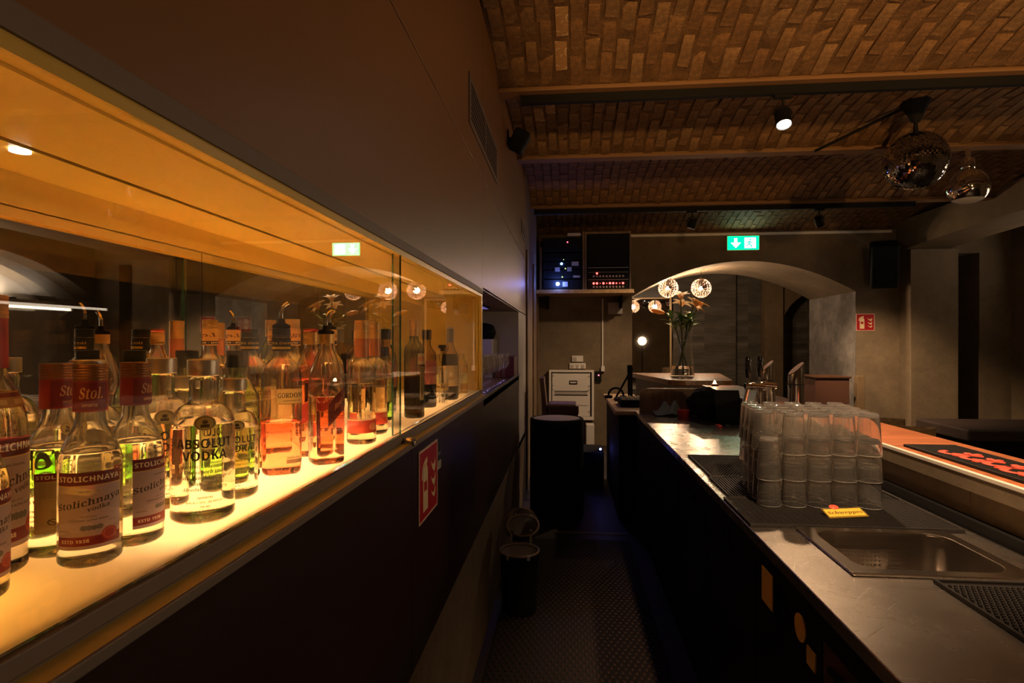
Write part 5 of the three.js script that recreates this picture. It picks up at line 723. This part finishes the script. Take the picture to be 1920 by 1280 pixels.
// ================================================================ LIGHT FITTINGS
function track(d, x0, x1, label) { const t = thing('light_track', label, 'track', W((x0 + x1) / 2, CEIL - 0.035, d)); wpart(t, 'rail', bx(x0, x1, CEIL - 0.056, CEIL - 0.0005, d - 0.022, d + 0.022, 0.003), M.black); for (const x of [x0, x1]) wpart(t, 'end_cap', bx(x - 0.008, x + 0.008, CEIL - 0.058, CEIL - 0.0005, d - 0.025, d + 0.025), M.black); return t; }
function trackSpot(x, d, to, power, angle, label, lit = true) {
  const t = thing('track_spotlight', label, 'spotlight', W(x, CEIL - 0.057, d)); part(t, 'adapter', metric(new THREE.BoxGeometry(0.11, 0.022, 0.035).translate(0, -0.011, 0)), M.black); part(t, 'stem', cyl(0.008, 0.008, 0.05, 12).translate(0, -0.045, 0), M.black);
  const yoke = new THREE.TorusGeometry(0.055, 0.005, 6, 20, Math.PI); yoke.translate(0, -0.125, 0); part(t, 'yoke', yoke, M.black);
  const dir = to.clone().sub(W(x, CEIL - 0.19, d)).normalize(), q = new THREE.Quaternion().setFromUnitVectors(new THREE.Vector3(0, -1, 0), dir);
  const can = part(t, 'lamp_can', lathe([[0, 0.06], [0.03, 0.06], [0.046, 0.05], [0.048, -0.055], [0.045, -0.055], [0.043, -0.02], [0, -0.015]], 28), M.black); can.position.set(0, -0.15, 0); can.quaternion.copy(q);
  const lens = part(can, 'lamp_lens', lathe([[0, -0.05], [0.041, -0.05], [0.041, -0.045], [0, -0.045]], 24), lit ? glow([1, 0.8, 0.58], 40) : M.greyPlastic);
  if (lit) spot(t, W(x, CEIL - 0.207, d).add(dir.clone().multiplyScalar(0.065)), to, power, angle, L.spotColor, 0.7, 2);
}
track(3.8, -0.3, 4.6, 'black light track under the nearest visible ceiling beam'); track(7.1, -0.4, 4.0, 'black light track under the furthest ceiling beam'); track(0.8, -0.2, 4.4, 'black light track out of view above the camera');
trackSpot(1.36, 3.8, W(1.3, -0.5, 2.9), L.spotBar, 0.62, 'lit black track spotlight over the bar under the nearest beam');
trackSpot(1.49, 7.1, W(0.75, -1.0, 7.6), L.spotFar, 1.05, 'small track spotlight under the furthest beam, left of the exit sign');
trackSpot(2.95, 7.1, W(4.6, -1.2, 8.9), L.spotWall, 0.5, 'small track spotlight under the furthest beam, right of the exit sign');
trackSpot(0.85, 0.8, W(1.05, -0.45, 2.0), L.spotBehind, 0.45, 'track spotlight out of view, aimed at the tumblers');
function addedUpSpot(x, d, h, to, label) {  // unseen spotlights added to brighten the brick vault, no such fitting known
  const t = thing('added_uplight', label, 'spotlight', W(x, h, d)), dir = to.clone().sub(W(x, h, d)).normalize(), q = new THREE.Quaternion().setFromUnitVectors(new THREE.Vector3(0, -1, 0), dir);
  part(t, 'stem', cyl(0.008, 0.008, CEIL + 0.1 - h, 10).translate(0, (CEIL + 0.1 - h) / 2, -0.0), M.black);
  const can = part(t, 'lamp_can', lathe([[0, 0.06], [0.04, 0.06], [0.06, 0.05], [0.062, -0.055], [0.059, -0.055], [0.055, -0.02], [0, -0.015]], 28), M.black); can.quaternion.copy(q);
  part(can, 'lamp_lens', lathe([[0, -0.05], [0.054, -0.05], [0.054, -0.045], [0, -0.045]], 24), glow(L.uplightColor, 5));
  spot(t, W(x, h, d).add(dir.clone().multiplyScalar(0.065)), to, L.uplight, 0.29, L.uplightColor, 1, 3);
}
addedUpSpot(0.5, -1.0, 0.7, W(0.65, 1.86, 2.75), 'added unseen spotlight above the aisle, tilted up to brighten the brick vault'); addedUpSpot(1.9, -1.0, 0.7, W(2.3, 1.86, 2.75), 'added unseen spotlight above the bar, tilted up to brighten the brick vault');
function pendant(x, h, d, r, label) {
  const t = thing('pendant_lamp', label, 'lamp', W(x, h, d)); const list = []; for (let i = 0; i < 9; i++) { const g = new THREE.TorusGeometry(r, r * 0.022, 5, 40); g.rotateY(i * Math.PI / 9); g.rotateX(0.35); list.push(g); const g2 = new THREE.TorusGeometry(r, r * 0.022, 5, 40); g2.rotateY(i * Math.PI / 9); g2.rotateX(Math.PI / 2); g2.rotateZ(0.4); list.push(g2); }
  part(t, 'lattice_shade', merge(list), phys([0.14, 0.085, 0.06], { roughness: 0.4, metalness: 0.4 })); part(t, 'bulb', new THREE.SphereGeometry(r * 0.2, 16, 12), glow([1, 0.85, 0.65], 26)); part(t, 'socket', cyl(r * 0.1, r * 0.12, r * 0.9, 12).translate(0, r * 0.62, 0), M.black);
  part(t, 'cable', cyl(0.004, 0.004, 1.6 - h, 6).translate(0, r + (1.6 - h) / 2 - 0.1 * 0, 0), M.black); bulb(W(x, h, d), L.pendant, L.pendantColor, 2.5);
}
pendant(1.654, 0.88, 9.7, 0.16, 'left lattice ball pendant lamp glowing in the arch'); pendant(2.194, 0.88, 9.75, 0.16, 'right lattice ball pendant lamp glowing in the arch');
{ // exit sign
  const e = thing('exit_sign', 'glowing green and white emergency exit sign above the arch', 'sign', W(2.62, 1.37, 8.96)); wpart(e, 'housing', bx(2.385, 2.86, 1.365, 1.59, 8.93, 8.999, 0.008), M.white);
  const t = canvasTex(256, 128, (x, w, h) => { x.fillStyle = '#008c40'; x.fillRect(0, 0, w, h); x.fillStyle = '#ffffff'; x.fillRect(140, 16, 90, 96); x.fillStyle = '#008c40'; x.beginPath(); x.arc(186, 34, 9, 0, 7); x.fill(); x.lineWidth = 11; x.strokeStyle = '#008c40'; x.beginPath(); x.moveTo(182, 46); x.lineTo(176, 74); x.lineTo(196, 86); x.lineTo(192, 108); x.moveTo(176, 74); x.lineTo(154, 92); x.moveTo(158, 62); x.lineTo(182, 50); x.lineTo(206, 66); x.stroke(); x.fillStyle = '#ffffff'; x.fillRect(56, 20, 24, 52); x.beginPath(); x.moveTo(28, 62); x.lineTo(108, 62); x.lineTo(68, 110); x.fill(); });
  const f = new THREE.PlaneGeometry(0.455, 0.205); f.translate(2.6225, EYE + 1.4775, -8.9285); wpart(e, 'sign_face', f, new THREE.MeshStandardMaterial({ color: 0x000000, emissive: 0xffffff, emissiveMap: t, emissiveIntensity: L.exit }));
  areaLight(W(2.6225, 1.4775, 8.925), W(2.6225, 1.4775, 0), 0.44, 0.2, L.exit * 0.2, [0.45, 1, 0.75]);
}
{ // mirror ball
  const r = 0.215, t = thing('mirror_ball', 'large mirror ball hung from a motor under the brick vault', 'mirror ball', W(2.605, 1.355, 4.6)); part(t, 'core', new THREE.SphereGeometry(r - 0.004, 32, 24), M.black);
  const pos = [], ix = []; const rows = 44; for (let i = 1; i < rows; i++) { const a0 = Math.PI * i / (rows + 0), a1 = Math.PI * (i + 0.88) / rows, n = Math.max(5, Math.round(2 * rows * Math.sin((a0 + a1) / 2))); for (let j = 0; j < n; j++) { const b0 = 2 * Math.PI * (j + 0.05) / n, b1 = 2 * Math.PI * (j + 0.93) / n, k = pos.length / 3; for (const [a, b] of [[a0, b0], [a1, b0], [a1, b1], [a0, b1]]) { const q = r + (a === a0 ? 1 : -1) * ((((i * 31 + j * 17) * 7919) % 11) - 5) * 0.00009 + (b === b0 ? 1 : -1) * ((((i * 13 + j * 29) * 104729) % 11) - 5) * 0.00009; pos.push(q * Math.sin(a) * Math.cos(b), q * Math.cos(a), q * Math.sin(a) * Math.sin(b)); } ix.push(k, k + 2, k + 1, k, k + 3, k + 2); } }
  const g = new THREE.BufferGeometry(); g.setAttribute('position', new THREE.Float32BufferAttribute(pos, 3)); g.setIndex(ix); g.computeVertexNormals(); part(t, 'mirror_tiles', g, M.clearMirror).userData.kind = 'stuff';
  part(t, 'neck', cyl(0.012, 0.02, 0.1, 14).translate(0, r + 0.04, 0), M.black); const mo = lathe([[0, 0], [0.03, 0], [0.075, 0.1], [0.11, 0.17], [0.09, 0.19], [0, 0.2]], 24); mo.translate(0, r + 0.08, 0); part(t, 'motor', mo, M.black);
  part(t, 'cable', tube([new THREE.Vector3(-0.06, r + 0.2, -0.02), new THREE.Vector3(-0.3, r + 0.12, -0.3), new THREE.Vector3(-0.52, CEIL - 1.355 - 0.01, -0.5)], 0.012, 20, 8), M.black);
}
{ // chrome globe lamp, unlit
  const t = thing('globe_lamp', 'unlit chrome globe lamp with white diffuser beside the mirror ball', 'lamp', W(3.36, 1.3, 5.2)); const pr = []; for (let i = 0; i <= 16; i++) { const a = -0.75 + (Math.PI / 2 + 0.75) * i / 16; pr.push([0.155 * Math.cos(a), 0.155 * Math.sin(a)]); } part(t, 'bowl', lathe(pr, 40), M.chrome);
  part(t, 'diffuser', lathe([[0, -0.135], [0.06, -0.13], [0.113, -0.106], [0.1, -0.1], [0, -0.1]], 36), M.white); part(t, 'neck', lathe([[0, 0.14], [0.045, 0.14], [0.05, 0.17], [0.05, 0.23], [0.02, 0.25], [0.02, 0.32], [0, 0.32]], 24), M.chrome);
}
{ // speaker under the girder
  const t = thing('wall_speaker', 'large black speaker tilted down from the far wall at the pier', 'speaker', W(4.5, 1.1, 8.7)); const g = new RoundedBoxGeometry(0.34, 0.62, 0.36, 2, 0.03); g.rotateX(0.35); g.rotateY(-0.4); part(t, 'cabinet', g, M.black); part(t, 'bracket', metric(new THREE.BoxGeometry(0.06, 0.06, 0.24).translate(0, 0.2, -0.16)), M.black); const c = lathe([[0, 0], [0.11, 0], [0.12, 0.012], [0, 0.004]], 24); c.rotateX(Math.PI / 2 + 0.35); c.rotateY(-0.4); c.translate(-0.075, -0.17, 0.16); part(t, 'cone', c, M.blackMatt);
}
{ // far side furniture
  const m = thing('wall_mirror', 'tall mirror with gilt edge on the wall beyond the arch', 'mirror', W(1.8, -1.0, 12.28)); wpart(m, 'glass', bx(1.25, 2.12, -1.0, 0.89, 12.27, 12.299), M.clearMirror); wpart(m, 'frame', merge([bx(2.12, 2.16, -1.0, 0.92, 12.25, 12.299, 0.006), bx(1.25, 2.12, 0.89, 0.915, 12.255, 12.299, 0.006)]), std([0.6, 0.42, 0.22], 0.35, { metalness: 0.5 }));
  const s = thing('sideboard', 'brown wooden cabinet standing before the right jamb of the arch', 'cabinet', W(3.6, -1.61, 8.4)); wpart(s, 'body', bx(3.36, 3.8, -1.6095, -0.5, 8.2, 8.7, 0.008), M.leather); wpart(s, 'top', bx(3.34, 3.82, -0.5, -0.475, 8.18, 8.72, 0.006), M.woodDark); wpart(s, 'side_post', bx(3.95, 4.05, -1.6095, -0.47, 8.3, 8.4, 0.006), M.wallTan);
  const b = thing('bench', 'low dark upholstered bench at the far right', 'bench', W(5.5, -1.61, 7.8)); wpart(b, 'seat', bx(4.75, 6.3, -1.2, -1.05, 7.35, 8.4, 0.03), std([0.035, 0.022, 0.018], 0.7)); wpart(b, 'base', bx(4.8, 6.25, -1.6095, -1.2, 7.4, 8.35), M.blackMatt);
  const c = thing('tub_chair', 'low rounded tan chair partly hidden behind the bar', 'chair', W(3.3, -1.61, 6.2)); const a = new THREE.CylinderGeometry(0.36, 0.34, 0.5, 32, 1, true, Math.PI * 0.75, Math.PI * 1.5), a2 = new THREE.CylinderGeometry(0.29, 0.28, 0.5, 32, 1, true, Math.PI * 0.75, Math.PI * 1.5), top = new THREE.TorusGeometry(0.325, 0.036, 8, 32, Math.PI * 1.5); top.rotateX(Math.PI / 2); top.rotateY(-Math.PI * 0.25); a.translate(0, 0.5, 0); a2.translate(0, 0.5, 0); top.translate(0, 0.76, 0); part(c, 'back_shell', merge([a, a2, top]), M.woodTan); part(c, 'seat', lathe([[0, 0.25], [0.28, 0.25], [0.3, 0.3], [0.28, 0.42], [0, 0.44]], 28), M.leather); part(c, 'foot', lathe([[0, 0.0005], [0.2, 0.0005], [0.2, 0.02], [0.04, 0.04], [0.04, 0.25], [0, 0.25]], 24), M.black);
}
{ // seen only in mirrors: light strip under the lunette, globe table lamp on the guest side
  const t = thing('light_strip', 'warm light strip on the right wall, seen in the cabinet mirror', 'lamp', W(RX - 0.02, 0.48, 6.9)); wpart(t, 'lamp_body', bx(RX - 0.04, RX - 0.0005, 0.48, 0.53, 5.2, 8.5, 0.004), M.alu); wpart(t, 'lamp_tube', bx(RX - 0.045, RX - 0.0405, 0.486, 0.524, 5.22, 8.48), glow([1, 0.82, 0.62], 1.6));
  areaLight(W(RX - 0.05, 0.505, 6.85), W(0, 0.505, 6.85), 3.2, 0.035, L.sideStrip * 0.02, [1, 0.78, 0.55]);
  const u = thing('uplight', 'narrow uplight in the lunette recess, seen in the cabinet mirror', 'lamp', W(RX + 0.18, 0.63, 6.3)); wpart(u, 'lamp_body', bx(RX + 0.1, RX + 0.2, 0.621, 0.65, 4.9, 7.7), M.black); wpart(u, 'lamp_lens', bx(RX + 0.12, RX + 0.18, 0.65, 0.655, 4.95, 7.65), glow([1, 0.8, 0.6], 1.5));
  areaLight(W(RX + 0.15, 0.662, 6.3), W(RX + 0.15, 2, 6.3), 2.7, 0.05, L.sideStrip * 0.35, [1, 0.78, 0.58]).rotation.set(Math.PI / 2, 0, Math.PI / 2);
  const g = thing('globe_table_lamp', 'glowing globe lamp on a post beyond the bar, seen only as a reflection', 'lamp', W(2.86, -1.61, 2.0)); part(g, 'post', cyl(0.02, 0.02, 1.5, 16).translate(0, 0.75, 0), M.black); part(g, 'foot', lathe([[0, 0.0005], [0.16, 0.0005], [0.16, 0.015], [0.03, 0.025], [0, 0.025]], 28), M.black); part(g, 'lamp_globe', new THREE.SphereGeometry(0.16, 28, 20).translate(0, 1.63, 0), glow([1, 0.82, 0.6], 3)); bulb(W(2.86, 0.02, 2.0), L.globe, [1, 0.62, 0.3], 8);
}
scene.traverse((o) => { if (o.isMesh) { o.castShadow = true; o.receiveShadow = true; } });
renderer.render(scene, camera);
